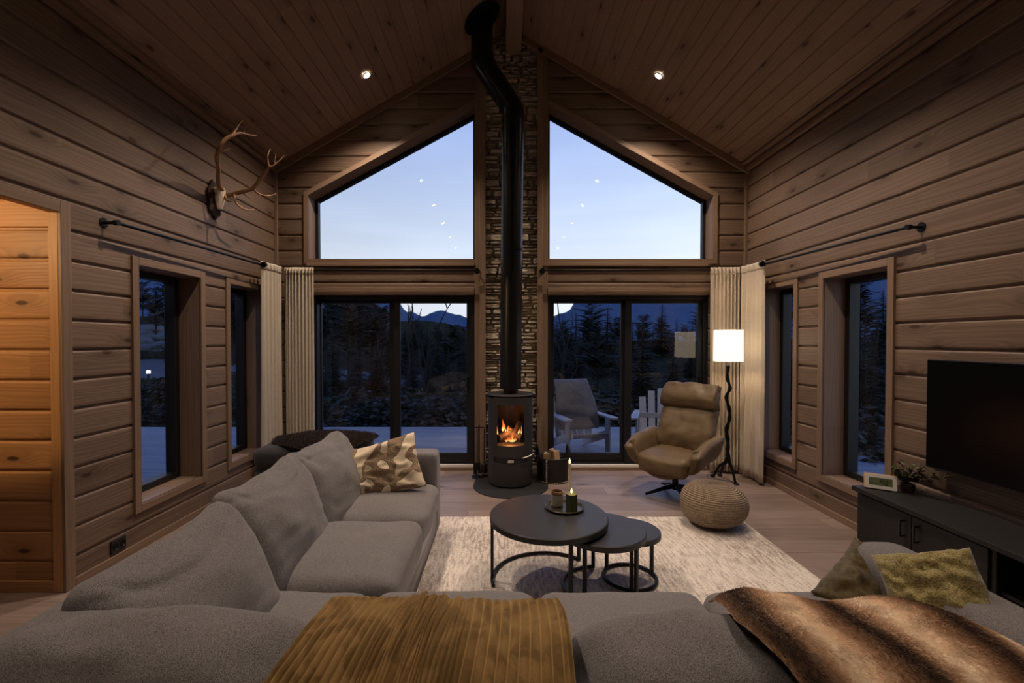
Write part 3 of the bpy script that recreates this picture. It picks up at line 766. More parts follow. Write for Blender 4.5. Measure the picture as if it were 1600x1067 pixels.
def flame(mb, x, y, z, w, h, ph=0, lean=0):
    def fn(u, v):
        r = w*(math.sin(PI*min(1, v*.92+.08))**.8)*(1-v)**.35*(.7+.3*math.sin(v*9+ph)) if v < 1 else 0
        a = 2*PI*u; return (x+lean*v*h+math.sin(v*5+ph)*w*.25+r*math.cos(a), y+r*.6*math.sin(a), z+h*v)
    mb.grid(fn, 10, 14, close_u=True)
z_ = zw0
for a in ((-.085, -.06, .12, .022, .14, 0, .05), (-.055, -.07, .12, .012, .10, 2, -.1), (-.140, -.05, .06, .010, .17, 1, -.05), (-.03, -.08, .12, .010, .08, 3, .1), (.0, -.10, .015, .05, .05, 1, 0), (.02, -.11, .015, .016, .10, 2, .1),
          (-.035, -.11, .015, .035, .04, 4, .2), (.045, -.10, .015, .03, .05, 4, -.1), (.09, -.05, .09, .018, .07, 5, .1), (.115, -.04, .09, .008, .10, 1, .1)):
    fm = MB(); flame(fm, a[0], a[1], z_+a[2], *a[3:]); fm.build('flame', M['flame'], stv, smooth=True)
point_light('fire_glow', (SXc-.0, SYc-.10, zw0+.12), E_FIRE, (1, .36, .10), .05)
# flue pipe: lower run, offset bend, upper run to the slope
fp = thing('flue_pipe', 'matt black flue pipe rising from the stove with an offset bend to the ceiling', 'flue pipe', (SXc, SYc, 0))
pr_ = .118
pb, pt_ = P(797.5, 607, Y=SYc), P(801.5, 184, Y=SYc)
e1, e2 = P(801.5, 172, Y=SYc), P(753, 96, Y=SYc); up1 = P(752.5, 60, Y=SYc)
X_ = lambda p: Vector((p.x-SXc, 0, p.z))
MB().tube([(0, 0, ZT+.005), (0, 0, X_(pb).z+.02)], .078, 32).build('collar', M['pipe'], fp, smooth=True)
MB().tube([(X_(pb).x, 0, X_(pb).z), X_(pt_)], pr_, 40).build('lower_section', M['pipe'], fp, smooth=True)
a_, b_ = X_(e1), X_(e2)
MB().tube([X_(pt_)+Vector((0, 0, -.02)), a_+Vector((0, 0, -.0)), a_+(b_-a_)*.10+Vector((0, 0, .006)), b_-(b_-a_)*.10-Vector((0, 0, .006)), b_, b_+Vector((-.001, 0, .05))], pr_*1.005, 40).build('offset_section', M['pipe'], fp, smooth=True)
MB().tube([b_+Vector((-.001, 0, .03)), (b_.x, 0, roof_z(SXc+b_.x)+.05)], pr_*.99, 40).build('upper_section', M['pipe'], fp, smooth=True)
for nm, pp in (('joint_band', [X_(pt_)+Vector((0, 0, -.03)), X_(pt_)+Vector((0, 0, -.012))]), ('joint_band', [a_+(b_-a_)*.12, a_+(b_-a_)*.15]), ('joint_band', [a_+(b_-a_)*.85, a_+(b_-a_)*.88]),
               ('joint_band', [b_+Vector((0, 0, .045)), b_+Vector((0, 0, .065))]), ('joint_band', [(.02, 0, P(800, 392, Y=SYc).z), (.02, 0, P(800, 392, Y=SYc).z+.02)])):
    MB().tube(pp, pr_+.004, 40).build(nm, M['pipe'], fp, smooth=True)
cpx = SXc+b_.x
MB().lathe([(.10, 0), (.215, 0), (.218, -.008), (.10, -.012)], n=48, M_=Matrix.Rotation(-ang, 4, 'Y')).build('ceiling_rosette', M['pipe'], fp, smooth=True, loc=(b_.x, 0, roof_z(cpx)-.012))

# ---- fireplace tool set left of the stove
tx, ty = P(749, 740, Z=.02).x, P(749, 744, Z=.01).y
ts = thing('fireplace_tool_set', 'black fireplace tool set on a round base left of the stove', 'fireplace tools', (tx, ty, 0))
MB().lathe([(0, 0), (.085, 0), (.087, .012), (.075, .018), (0, .02)], n=36).build('base', M['iron'], ts, smooth=True, angle=30)
MB().tube([(0, 0, .015), (0, 0, .60)], .008, 8).tube([(-.07, 0, .57), (.07, 0, .57)], .006, 8).build('stand', M['iron'], ts, smooth=True)
MB().tube([(-.06, -.01, .10), (-.06, -.01, .56)], .006, 8).tube([(-.06, -.01, .10), (-.045, -.02, .07), (-.03, -.02, .09)], .005, 8).build('poker', M['iron'], ts, smooth=True)
MB().tube([(.06, -.01, .17), (.06, -.01, .56)], .006, 8).lathe([(.012, .17), (.035, .14), (.04, .06), (0, .06)], (.06, -.01, 0), n=20).build('brush', M['iron'], ts, smooth=True)
MB().tube([(-.02, -.04, .18), (-.02, -.03, .56)], .006, 8).box(-.06, .02, -.055, -.045, .05, .18).build('shovel', M['iron'], ts, bevel=.003)
MB().tube([(.0, -.05, .10), (-.02, -.06, .06), (.03, -.07, .05)], .003, 6).build('tongs', M['chrome'], ts, smooth=True)

# ---- firewood basket
bc = P(866, 752, Z=.02); bk = thing('firewood_basket', 'black leather firewood basket with hoop handles right of the stove', 'basket', (bc.x, bc.y+.12, 0.0), .12)
leather = plain('black_leather', (.009, .008, .009), .55, bumpscale=160, bstr=.3)
MB().lathe([(0, .012), (.158, .012), (.165, .02), (.172, .27), (.178, .275), (.184, .27), (.176, .02), (.165, .0), (0, .0)], n=44).build('bucket', leather, bk, smooth=True, angle=50)
for sy in (-1, 1):
    MB().tube([(-.17+.0*k, 0, 0) for k in ()] or [(sy*.172+.0, .05*math.cos(PI*k/12)*1.3, .24+.15*math.sin(PI*k/12)) for k in range(13)], .013, 10).build('handle', leather, bk, smooth=True)
mbst = MB()
for k in range(14): mbst.tube([(-.115, -.148, .02+k*.018), (-.100, -.158, .029+k*.018)], .003, 5)
for k in range(40):
    a = 2*PI*k/40; mbst.tube([(.178*math.cos(a), .178*math.sin(a), .014), (.178*math.cos(a+.1), .178*math.sin(a+.1), .018)], .003, 5)
mbst.build('stitching', plain('white_stitching', (.5, .47, .42), .8), bk, smooth=True)
M['birch'] = wood('split_birch', (.55, .34, .18), (.80, .58, .36), .3, .2); M['bark'] = plain('birch_bark', (.10, .07, .05), .9, var=.5, vscale=30)
for (dx, dy, ax, az, L, lb, w) in ((-.085, -.03, .25, .2, .26, 'split firewood log with a dark knot, leaning left in the black basket', .07), (.065, -.045, -.25, .9, .28, 'pale upright split firewood log on the right of the black basket', .10), (.0, .09, .2, -.3, .27, 'split firewood log at the back of the black basket', .08)):
    w_ = MB(); tri = [(-w/2, 0), (w/2, 0), (0, w*.9)]; R_ = Matrix.Rotation(az, 4, 'Z') @ Matrix.Rotation(ax*.5, 4, 'X')
    lo = [R_ @ Vector((x, y, 0)) for x, y in tri]; hi = [R_ @ Vector((x*.95, y*.95, L)) for x, y in tri]
    w_.quad(lo[::-1], [(0, .05)]*3); w_.quad(hi, [(0, .05), (.07, .05), (.03, .12)])
    for i in range(3):
        j = (i+1) % 3; w_.quad([lo[i], lo[j], hi[j], hi[i]], [(0, .05+i*.09), (0, .13+i*.09), (L, .13+i*.09), (L, .05+i*.09)])
    o = w_.build('firewood_log', M['birch'], loc=(bk.location.x+dx, bk.location.y+dy, .055), bevel=.003); tag(o, lb, 'firewood')

# ---- curtains and rods
def curtain(name, label, a, b, z0, z1, folds, amp, group=None, seed=0, flip=1):
    a, b = Vector((a[0], a[1], 0)), Vector((b[0], b[1], 0)); d = (b-a); L = d.length; d.normalize(); n = Vector((-d.y, d.x, 0))*flip
    rnd = random.Random(seed); ph = [rnd.uniform(0, 6) for _ in range(4)]
    def fn(u, v):
        w = u + .012*math.sin(u*7+ph[0]); vv = 1-v
        k = 2*PI*folds*w
        am = amp*(.75+.35*math.sin(u*5+ph[1]))*(1+.30*vv)
        sh = math.sin(k)+.25*math.sin(2*k+ph[2])
        off = am*sh*.6 + .010*vv*math.sin(u*11+v*3+ph[3])
        p = a + d*(L*(u + .012*math.sin(k+1.2)*(.4+vv))) + n*off
        return (p.x, p.y, z0+(z1-z0)*v + .004*math.sin(k)*v)
    mb = MB(); mb.grid(fn, int(folds*16), 26)
    t = thing(name, label, 'curtain', (0, 0, 0), 0, group)
    mb.build('fabric', M['linen'], t, smooth=True, angle=0, solid=.003)
    m2 = MB()
    m2.grid(lambda u, v: Vector(fn(u, .965 + .035*v)) + n*-.0045, int(folds*12), 3)
    m2.build('heading_tape', M['linen'], t, smooth=True, angle=0, solid=.002)
    return t
rz = 2.405
ytr = 5.34
cl0 = P(409, 500, X=XL+.13).y; crr = P(1194, 500, X=XR-.13).y
curtain('curtain', 'beige curtain panel drawn back along the left wall beside the window', (XL+.13, cl0), (XL+.15, ytr-.06), .03, rz+.01, 6, .05, seed=1)
curtain('curtain', 'beige curtain panel gathered beside the left glass door', (XL+.17, ytr), (P(490, 500, Y=ytr).x, ytr), .03, rz+.01, 9, .05, seed=2)
curtain('curtain', 'beige curtain panel gathered behind the floor lamp beside the right glass door', (P(1110, 500, Y=ytr).x, ytr), (XR-.16, ytr-.02), .03, rz+.01, 8, .05, seed=3)
curtain('curtain', 'beige curtain panel drawn along the right wall beside the lamp', (XR-.14, ytr-.05), (XR-.13, crr), .03, rz+.01, 5, .05, seed=4)
def rod(label, a, b, brackets, knob_end=True):
    a, b = Vector(a), Vector(b); t = thing('curtain_rod', label, 'curtain rod', (0, 0, 0))
    MB().tube([a, b], .0115, 12).build('rod', M['iron'], t, smooth=True)
    for e, to in brackets:
        m = MB(); e = Vector(e); to = Vector(to); m.tube([e, to], .011, 10); dd = (to-e).normalized()
        m.tube([to-dd*.006, to], .034, 24); m.tube([e-dd*.016, e+dd*.012], .019, 16); m.build('bracket', M['iron'], t, smooth=True)
    return t
zl0 = P(172, 345, X=XL+.09)
rod('black curtain rod along the left wall over both side windows', (XL+.09, zl0.y+.03, zl0.z), (XL+.13, cl0+.05, rz-.03), [((XL+.09, zl0.y+.05, zl0.z), (XL+.0, zl0.y+.05, zl0.z))])
zr0 = P(1430, 352, X=XR-.09)
rod('black curtain rod along the right wall over both side windows', (XR-.09, zr0.y+.03, zr0.z), (XR-.13, crr+.05, rz-.03), [((XR-.09, zr0.y+.05, zr0.z), (XR-.0, zr0.y+.05, zr0.z))])
for sd, pa, pb2, lb in ((-1, 487, 745, 'left'), (1, 848, 1112, 'right')):
    a = P(pa, 421.5, Y=5.36); b = P(pb2, 421.5, Y=5.36); inner = b if sd < 0 else a
    rod('black curtain rod above the %s sliding door' % lb, (a.x, 5.36, rz-.02), (b.x, 5.36, rz-.02), [((inner.x, 5.36, rz-.02), (inner.x, YB-.05, rz-.02))])
for sd, y_, lb in ((-1, cl0, 'left'), (1, crr, 'right')):
    xx = XL+.16 if sd < 0 else XR-.16
    tag(MB().tube([(xx, y_-.02, rz-.03), (xx, y_+.01, rz-.03)], .030, 24).build('curtain_ring', M['iron'], smooth=True), 'black round eyelet ring at the outer edge of the %s wall curtain' % lb, 'curtain ring')

# ---- floor lamp with branch stem
LX, LY = P(1138, 540, Y=4.98).x, 4.98
fl_ = thing('floor_lamp', 'floor lamp with a twisted black branch stem and white drum shade', 'lamp', (LX, LY, 0))
z0s, z1s = P(1138, 565, Y=LY-.1).z, P(1138, 515, Y=LY-.1).z
shm, sht, shb = mat_new('lampshade_linen'); shb.inputs['Base Color'].default_value = (.8, .7, .55, 1); shb.inputs['Roughness'].default_value = 1
shb.inputs['Emission Color'].default_value = (1, .80, .55, 1); shb.inputs['Emission Strength'].default_value = 1.7
sR = .148
MB().lathe([(sR, z0s), (sR*.985, z1s)], n=48).build('lamp_shade', shm, fl_, smooth=True, solid=.003)
MB().tube([(0, 0, z0s-.05), (0, 0, z0s+.08)], .018, 14).tube([(-sR, 0, z1s-.03), (sR, 0, z1s-.03)], .0025, 6).tube([(0, 0, z0s+.05), (0, 0, z1s-.03)], .004, 6).build('lamp_socket', M['chrome'], fl_, smooth=True)
MB().lathe([(0, -.045), (.02, -.035), (.032, 0), (.025, .03), (0, .042)], (0, 0, z0s+.13), n=20).build('bulb', emis('bulb_glow', (1, .78, .5), 12), fl_, smooth=True)
pxs = [(1138, 570), (1137, 590), (1140, 606), (1135, 620), (1140, 640), (1139, 655), (1135, 672), (1138, 690), (1136, 705), (1138, 714)]
stem = [Vector((P(x, y, Y=LY).x-LX, .01*math.sin(i*2.1), P(x, y, Y=LY).z)) for i, (x, y) in enumerate(pxs)]
fine = []
for i in range(len(stem)-1):
    for k in range(4):
        q0, q1, q2, q3 = stem[max(0, i-1)], stem[i], stem[i+1], stem[min(len(stem)-1, i+2)]; t_ = k/4
        fine.append(.5*((2*q1)+(q2-q0)*t_+(2*q0-5*q1+4*q2-q3)*t_*t_+(3*q1-q0-3*q2+q3)*t_**3))
fine.append(stem[-1])
MB().tube(fine, [.017+.0045*math.sin(i*1.7)+.004*(i/len(fine)) for i in range(len(fine))], 12).build('stem', M['iron'], fl_, smooth=True)
js = stem[-1]
for (fx, fy, kx) in ((1113, 744, 0), (1150, 756, 1), (1130, 744, 2)):
    e = P(fx, fy, Z=.015); e = Vector((e.x-LX, e.y-LY, .018))
    if kx == 2: e = Vector((.02, .22, .018))
    mid = js*.45+e*.55; mid.z = .16
    pts = [js+Vector((0, 0, .03)), js*.85+e*.15-Vector((0, 0, .02)), mid, e*.8+mid*.2+Vector((0, 0, -.02)), e]
    MB().tube(pts, [.02, .017, .014, .014, .012], 10).tube([e+Vector((-.02, .01, 0)), e, e+Vector((.025, -.02, -.004))], [.009, .013, .007], 8).build('leg', M['iron'], fl_, smooth=True)
point_light('lamp_bulb', (LX, LY, z0s+.13), E_LAMP, (1, .72, .45), .04)
tag(MB().tube([(LX+.02, LY+.02, .012), (LX-.15, LY+.12, .006), (LX-.1, LY+.28, .006), (LX+.15, LY+.33, .006), (XR-.05, LY+.3, .006)], .004, 6).build('lamp_cord', M['black'], smooth=True), 'thin dark cord on the floor behind the branch lamp', 'cord')

# ---- antlers on the left wall
ant = thing('deer_antlers', 'deer antlers with a white skull plate mounted high on the left wall', 'antlers', (XL, 4.3, P(341, 312, X=XL).z))
A0 = ant.location.copy()
bone, hornm = plain('skull_bone', (.78, .68, .56), .6, var=.2, vscale=20), plain('antler_horn', (.32, .17, .085), .55, var=.55, vscale=14, bumpscale=60, bstr=.5)
plq = MB()
def pq(u, v):
    a = 2*PI*u; r = (v)*1.0; w = .105*(1+.12*math.sin(5*a)+.16*fbm((math.cos(a)*2, math.sin(a)*2, 3))); hgt = .175*(1+.10*math.sin(7*a))
    y = w*math.cos(a)*r; zz = hgt*math.sin(a)*r - .02
    return (.010+.035*(1-v*v), y, zz)
plq.grid(pq, 40, 6, close_u=True); plq.build('wooden_plaque', plain('dark_bark_plaque', (.045, .026, .018), .9, bumpscale=40, bstr=.9), ant, smooth=True, angle=0, solid=.015)
skl = MB()
def sk(u, v):
    a = 2*PI*u; zz = .085-.20*v; w = .082*(1-.65*v**1.3)*(1-.25*math.exp(-((v-.35)/.12)**2)*abs(math.cos(a)))*min(1, (v+.02)*9)**.5
    return (.050+.055*max(0, math.sin(a))*(1-v*.4), w*math.cos(a), zz)
skl.grid(sk, 28, 16, close_u=True); skl.build('skull_plate', bone, ant, smooth=True, angle=0)
def chain(ptspx, r0, r1):
    pts = [P(x, y, X=X_) - A0 for x, y, X_ in ptspx]; f = []
    for i in range(len(pts)-1):
        for k in range(5):
            q0, q1, q2, q3 = pts[max(0, i-1)], pts[i], pts[i+1], pts[min(len(pts)-1, i+2)]; t_ = k/5
            f.append(.5*((2*q1)+(q2-q0)*t_+(2*q0-5*q1+4*q2-q3)*t_*t_+(3*q1-q0-3*q2+q3)*t_**3))
    f.append(pts[-1]); n_ = len(f)
    return f, [r0+(r1-r0)*(i/(n_-1))**.8 for i in range(n_)]
def antler(nm, chains):
    mb = MB()
    for pts, r0, r1 in chains: mb.tube(*chain(pts, r0, r1), 10)
    mb.build(nm, hornm, ant, smooth=True)
x_ = XL
antler('antler', [([(350, 300, x_+.07), (342, 288, x_+.12), (341, 262, x_+.20), (339, 245, x_+.27), (345, 228, x_+.34), (352, 218, x_+.38), (362, 212, x_+.42)], .021, .016),
                  ([(362, 212, x_+.42), (375, 208, x_+.46), (390, 211, x_+.50), (402, 212, x_+.53)], .016, .003), ([(362, 212, x_+.42), (368, 203, x_+.40), (374, 194, x_+.40), (381, 187, x_+.40)], .013, .003),
                  ([(339, 243, x_+.27), (348, 236, x_+.31), (355, 234, x_+.33), (361, 231, x_+.35)], .010, .002), ([(378, 209, x_+.46), (381, 207, x_+.47), (382, 204, x_+.47)], .007, .002),
                  ([(349, 302, x_+.07), (354, 312, x_+.12), (361, 315, x_+.16)], .017, .008)])
antler('antler', [([(352, 306, x_+.07), (364, 303, x_+.13), (380, 299, x_+.22), (395, 294, x_+.30), (405, 282, x_+.36), (414, 270, x_+.42), (420, 261, x_+.46)], .021, .015),
                  ([(420, 261, x_+.46), (418, 250, x_+.46), (419, 240, x_+.46), (423, 232, x_+.46)], .011, .002), ([(420, 261, x_+.46), (428, 258, x_+.50), (437, 250, x_+.54), (444, 243, x_+.57)], .012, .002),
                  ([(429, 257, x_+.50), (430, 245, x_+.50), (431, 234, x_+.51)], .006, .002), ([(395, 295, x_+.30), (405, 303, x_+.33), (418, 306, x_+.36), (425, 305, x_+.38), (432, 302, x_+.40)], .011, .002),
                  ([(366, 303, x_+.14), (368, 315, x_+.20), (378, 325, x_+.25), (390, 328, x_+.29), (399, 327, x_+.31)], .014, .003), ([(380, 302, x_+.22), (388, 308, x_+.24), (397, 311, x_+.26)], .009, .002)])

# ---- wall outlet
o1 = P(171.5, 850, X=XL); o2 = P(195, 850, X=XL); oz0, oz1 = .075, .165
ow = thing('wall_outlet', 'black double wall outlet low on the left wall behind the sofa', 'outlet', (XL, (o1.y+o2.y)/2, .12))
hw_ = (o2.y-o1.y)/2
MB().box(0, .012, -hw_, hw_, -.045, .045).build('cover_plate', M['black'], ow, bevel=.003)
for s_ in (-1, 1): MB().lathe([(.0, .0), (.020, .0), (.022, .003)], n=20, M_=Matrix.Rotation(PI/2, 4, 'Y')).build('socket', M['iron'], ow, smooth=True, loc=(.0125, s_*hw_*.5, 0))

# ---- rug
rx0, rx1, ry0, ry1 = -1.0, P(1172, 819, Z=.018).x, 1.75, P(900, 805, Z=.018).y
m, t, b = mat_new('rug_wool'); tcn = t.nodes.new('ShaderNodeTexCoord'); mp = N(t, 'ShaderNodeMapping'); mp.inputs['Scale'].default_value = (48, 9, 1)
n1 = N(t, 'ShaderNodeTexNoise', Scale=1.0, Detail=5.0); t.links.new(tcn.outputs['Object'], mp.inputs[0]); t.links.new(mp.outputs[0], n1.inputs['Vector'])
n2 = N(t, 'ShaderNodeTexNoise', Scale=110.0, Detail=3.0); t.links.new(tcn.outputs['Object'], n2.inputs['Vector'])
n3 = N(t, 'ShaderNodeTexNoise', Scale=1.6, Detail=3.0); t.links.new(tcn.outputs['Object'], n3.inputs['Vector'])
f_ = math_n(t, 'ADD', math_n(t, 'MULTIPLY', n1.outputs[0], .6), math_n(t, 'MULTIPLY', n2.outputs[0], .55)); f_ = math_n(t, 'ADD', f_, math_n(t, 'MULTIPLY', math_n(t, 'SUBTRACT', n3.outputs[0], .5), .5))
c_ = mixc(t, N_smooth(t, f_, .32, .72), (.32, .25, .22), (.90, .82, .74)); t.links.new(c_, b.inputs['Base Color']); b.inputs['Roughness'].default_value = 1; b.inputs['Specular IOR Level'].default_value = .05
bump(t, b, math_n(t, 'ADD', n2.outputs[0], n1.outputs[0]), 1.0, .01)
rg = MB()
def rgf(u, v):
    x = rx0+(rx1-rx0)*u; y = ry0+(ry1-ry0)*v; e = min(u, 1-u, v, 1-v)
    return (x+(.004*fbm((y*9, 1, 0)) if u > .99 else 0), y+(.004*fbm((x*9, 2, 0)) if v > .99 else 0), .016+.003*fbm((x*7, y*7, 0)) if e > 0 else .001)
rg.grid(rgf, 110, 80); ro = rg.build('area_rug', m, smooth=True, angle=0); tag(ro, 'pale beige mottled wool rug under the round coffee tables', 'rug')

# ---- nest of round coffee tables
ttop = plain('blackened_table_top', (.019, .018, .021), .46, var=.55, vscale=5, bumpscale=30, bstr=.05)
RZ = .018
def ctable(label, cx, cy, r, h, rr, legs, arc, th=.036):
    t = thing('coffee_table', label, 'coffee table', (cx, cy, RZ), 0)
    hh = h-RZ
    MB().lathe([(0, hh), (r-.006, hh), (r, hh-.005), (r, hh-th), (r-.004, hh-th-.002), (0, hh-th-.002)], n=80).build('table_top', ttop, t, smooth=True, angle=30)
    a0, a1 = [math.radians(a) for a in arc]; n_ = 48
    MB().tube([(rr*math.cos(a0+(a1-a0)*k/n_), rr*math.sin(a0+(a1-a0)*k/n_), .012) for k in range(n_+1)], .0115, 10).build('base_ring', M['iron'], t, smooth=True)
    for a in legs:
        a = math.radians(a); c, s = math.cos(a), math.sin(a)
        MB().box(-.0095, .0095, -.0115, .0115, .004, hh-th, Matrix.Translation((rr*c, rr*s, 0)) @ Matrix.Rotation(a, 4, 'Z')).build('leg', M['iron'], t, bevel=.002)
    return t
def table_fit(xc, yn, yf, h):
    dn, df = P(xc, yn, Z=h).y, P(xc, yf, Z=h).y
    return (dn+df)/2, (df-dn)/2
h1, h2, h3 = .45, .395, .34
c1y, r1 = table_fit(857, 843.2, 772, h1); c1x = P(856.8, 805, Y=c1y).x
c2y, r2 = table_fit(950, 855, 799.6, h2); c2x = P(1007.6, 830, Y=c2y).x - r2
c3y, r3 = table_fit(980, 847.3, 808.6, h3); c3x = P(1030.5, 830, Y=c3y).x - r3
print('tables', c1x, c1y, r1, c2x, c2y, r2, c3x, c3y, r3)
ctable('largest and tallest round black coffee table of the nest, holding the candle tray', c1x, c1y, r1, h1, r1-.015, (180, 285, 48), (48, 180+12))
ctable('middle-sized round black coffee table of the nest, tucked under the largest top', c2x, c2y, r2, h2, r2-.02, (234, 310, 92), (92, 234))
ctable('smallest and lowest round black coffee table of the nest', c3x, c3y, r3, h3, r3-.025, (258, 18, 138), (0, 360), th=.03)
# tray, jar, candles
trc = P(882, 794, Z=h1); TX, TY = trc.x, trc.y; tr_r = .128
tray = MB().lathe([(0, .004), (tr_r-.012, .004), (tr_r-.004, .016), (tr_r, .018), (tr_r+.003, .015), (tr_r-.008, .0), (0, .0)], n=60).build('serving_tray', plain('aged_bronze_tray', (.10, .08, .055), .35, .8, var=.3), smooth=True, loc=(TX, TY, h1), angle=50)
tag(tray, 'round bronze tray with raised rim on the largest coffee table', 'tray')
def jar_mat():
    m, t, b = mat_new('spiral_print'); uv = t.nodes.new('ShaderNodeUVMap'); sp = t.nodes.new('ShaderNodeSeparateXYZ'); t.links.new(uv.outputs[0], sp.inputs[0])
    vo = N(t, 'ShaderNodeTexVoronoi', Scale=1.0, Randomness=.35); t.links.new(comb(t, math_n(t, 'MULTIPLY', sp.outputs[0], 5.0), math_n(t, 'MULTIPLY', sp.outputs[1], 1.6)), vo.inputs['Vector'])
    s = math_n(t, 'GREATER_THAN', math_n(t, 'SINE', math_n(t, 'MULTIPLY', vo.outputs['Distance'], 52.0)), .1)
    t.links.new(mixc(t, s, (.03, .025, .022), (.7, .64, .52)), b.inputs['Base Color']); b.inputs['Roughness'].default_value = .4; return m
jc = P(870.5, 790, Z=h1+.005); J = thing('candle_jar', 'black and cream spiral-patterned candle jar on the tray', 'candle jar', (jc.x, jc.y, h1+.004))
jr = .039; jb = MB(); jb.grid(lambda u, v: (jr*math.cos(2*PI*u), jr*math.sin(2*PI*u), .006+.075*v), 36, 4, close_u=True); jb.build('printed_sleeve', jar_mat(), J, smooth=True)
MB().lathe([(0, 0), (jr, 0), (jr+.001, .006), (0, .006)], n=36).build('jar_foot', M['iron'], J, smooth=True, angle=50)
MB().lathe([(jr, .081), (jr+.001, .086), (jr-.004, .088), (jr-.006, .05), (0, .05)], n=36).build('jar_body', plain('jar_dark_rim', (.03, .02, .015), .3), J, smooth=True, angle=50)
MB().lathe([(jr+.0005, .086), (jr+.0005, .102), (jr-.003, .102), (jr-.003, .086)], n=36, closed=True).build('amber_glass_rim', plain('amber_glass', (.30, .17, .06), .15), J, smooth=True, angle=50)
wax_g, wax_w = plain('olive_wax', (.085, .095, .045), .5, var=.15), plain('ivory_wax', (.75, .68, .56), .45)
wax_w.node_tree.nodes['Principled BSDF'].inputs['Subsurface Weight'].default_value = .0
fl_em = emis('candle_flame', (1, .62, .24), 14)
def candle(nm, lb, x, y, z, r, h, mt, ribs=0, taper=1.0):
    t = thing(nm, lb, 'candle', (x, y, z)); mb = MB()
    mb.grid(lambda u, v: ((r*(1-(1-taper)*v)+(.0022*math.sin(ribs*2*PI*u) if ribs else 0))*math.cos(2*PI*u), (r*(1-(1-taper)*v)+(.0022*math.sin(ribs*2*PI*u) if ribs else 0))*math.sin(2*PI*u), h*v), 96 if ribs else 24, 4, close_u=True)
    rt = r*taper; mb.lathe([(rt, h), (rt*.8, h-.004), (0, h-.006)], n=24); mb.build('wax', mt, t, smooth=True)
    MB().tube([(0, 0, h-.006), (.001, 0, h+.008)], .0012, 6).build('wick', M['black'], t)
    MB().lathe([(0, 0), (.004, .004), (.0058, .010), (.004, .019), (.0012, .029), (0, .034)], (0, 0, h+.003), n=16).build('flame', fl_em, t, smooth=True)
    point_light('candle_glow', (x, y, z+h+.02), .10, (1, .55, .22), .01)
gc = P(893, 798, Z=h1+.005); candle('pillar_candle', 'thick ribbed olive green pillar candle burning on the tray', gc.x, gc.y, h1+.005, .036, P(893, 770, Y=gc.y).z-h1-.01, wax_g, 20)
wc_ = P(891.5, 789, Z=h1+.005); candle('taper_candle', 'tall thin ivory taper candle burning behind the green candle', wc_.x, wc_.y+.045, h1+.005, .0125, P(891.5, 723, Y=wc_.y+.045).z-h1-.01, wax_w, 0, .72)

# ---- knitted pouf
pc = P(1116, 833, Z=.018); pcy = pc.y+.19; pcx = P(1115, 790, Y=pcy).x; PR = .262
m, t, b = mat_new('knitted_jute'); tcn = t.nodes.new('ShaderNodeTexCoord'); uv = t.nodes.new('ShaderNodeUVMap'); sp = t.nodes.new('ShaderNodeSeparateXYZ'); t.links.new(uv.outputs[0], sp.inputs[0])
a = math_n(t, 'SINE', math_n(t, 'MULTIPLY', sp.outputs[1], 210.0)); bb = math_n(t, 'SINE', math_n(t, 'ADD', math_n(t, 'MULTIPLY', sp.outputs[0], 700.0), math_n(t, 'MULTIPLY', math_n(t, 'FLOOR', math_n(t, 'MULTIPLY', sp.outputs[1], 33.4)), 1.6)))
hgt = math_n(t, 'ADD', a, math_n(t, 'MULTIPLY', bb, .7)); nz = N(t, 'ShaderNodeTexNoise', Scale=90.0, Detail=3.0); t.links.new(tcn.outputs['Object'], nz.inputs['Vector'])
f2 = math_n(t, 'ADD', math_n(t, 'MULTIPLY', hgt, .18), math_n(t, 'ADD', math_n(t, 'MULTIPLY', nz.outputs[0], .5), .25))
t.links.new(mixc(t, f2, (.20, .13, .08), (.56, .43, .30)), b.inputs['Base Color']); b.inputs['Roughness'].default_value = .95; bump(t, b, hgt, .9, .006)
pf = MB()
def pff(u, v):
    a = 2*PI*u; ph = PI*(v-.5); r = PR*math.cos(ph)**.72 if abs(ph) < PI/2-1e-4 else 0
    zz = .176+.176*math.copysign(abs(math.sin(ph))**.9, math.sin(ph)) + .018*math.cos(a-.4)*math.cos(ph)*0
    k = 1+.035*fbm((math.cos(a)*1.5, math.sin(a)*1.5, v*2)); zz += .03*math.sin(ph)*math.cos(a+PI)*.6*math.cos(ph)
    dimple = -.02*math.exp(-(r/.05)**2) if ph > 0 else 0
    return (r*k*math.cos(a)*1.02, r*k*math.sin(a), max(0, zz*1.0)+dimple)
pf.grid(pff, 72, 60, close_u=True)
tag(pf.build('knitted_pouf', m, smooth=True, angle=0, loc=(pcx, pcy, .018)), 'round beige knitted pouf on the rug in front of the leather chair', 'pouf')

# ---- sectional sofa (U shape)
sofa = thing('sectional_sofa', 'large grey U-shaped sectional sofa with loose back cushions facing the stove', 'sofa', (0, 0, 0))
def part(nm, mb, mat, loc, rot=(0, 0, 0), parent=sofa, sub=1, order='XYZ'):
    o = mb.build(nm, mat, parent, smooth=True, angle=0, loc=loc); o.rotation_mode = order; o.rotation_euler = rot
    if sub: subdiv(o, 1)
    return o
SFX = P(683, 760, Z=.45).x        # front edge of the left run
SFY = P(840, 922, Z=.44).y        # front edge of the near run
BX = -1.36; BYn = 1.02             # back planes
# base frames
bm_ = MB().box(-1.56, SFX-.015, SFY-.05, 3.52, .06, .27).box(-1.56, 1.86, .82, SFY-.03, .06, .27)
part('base_frame', bm_, M['grey'], (0, 0, 0), sub=0)
lg_ = [(SFX-.08, 3.46), (SFX-.08, 2.2), (1.76, 2.0), (1.76, .9), (-1.48, 3.5), (-1.48, .9), (.1, .9)]
for x, y in lg_: MB().tube([(x, y, 0), (x, y, .065)], .022, 12).build('foot', M['black'], sofa, smooth=True, angle=40)
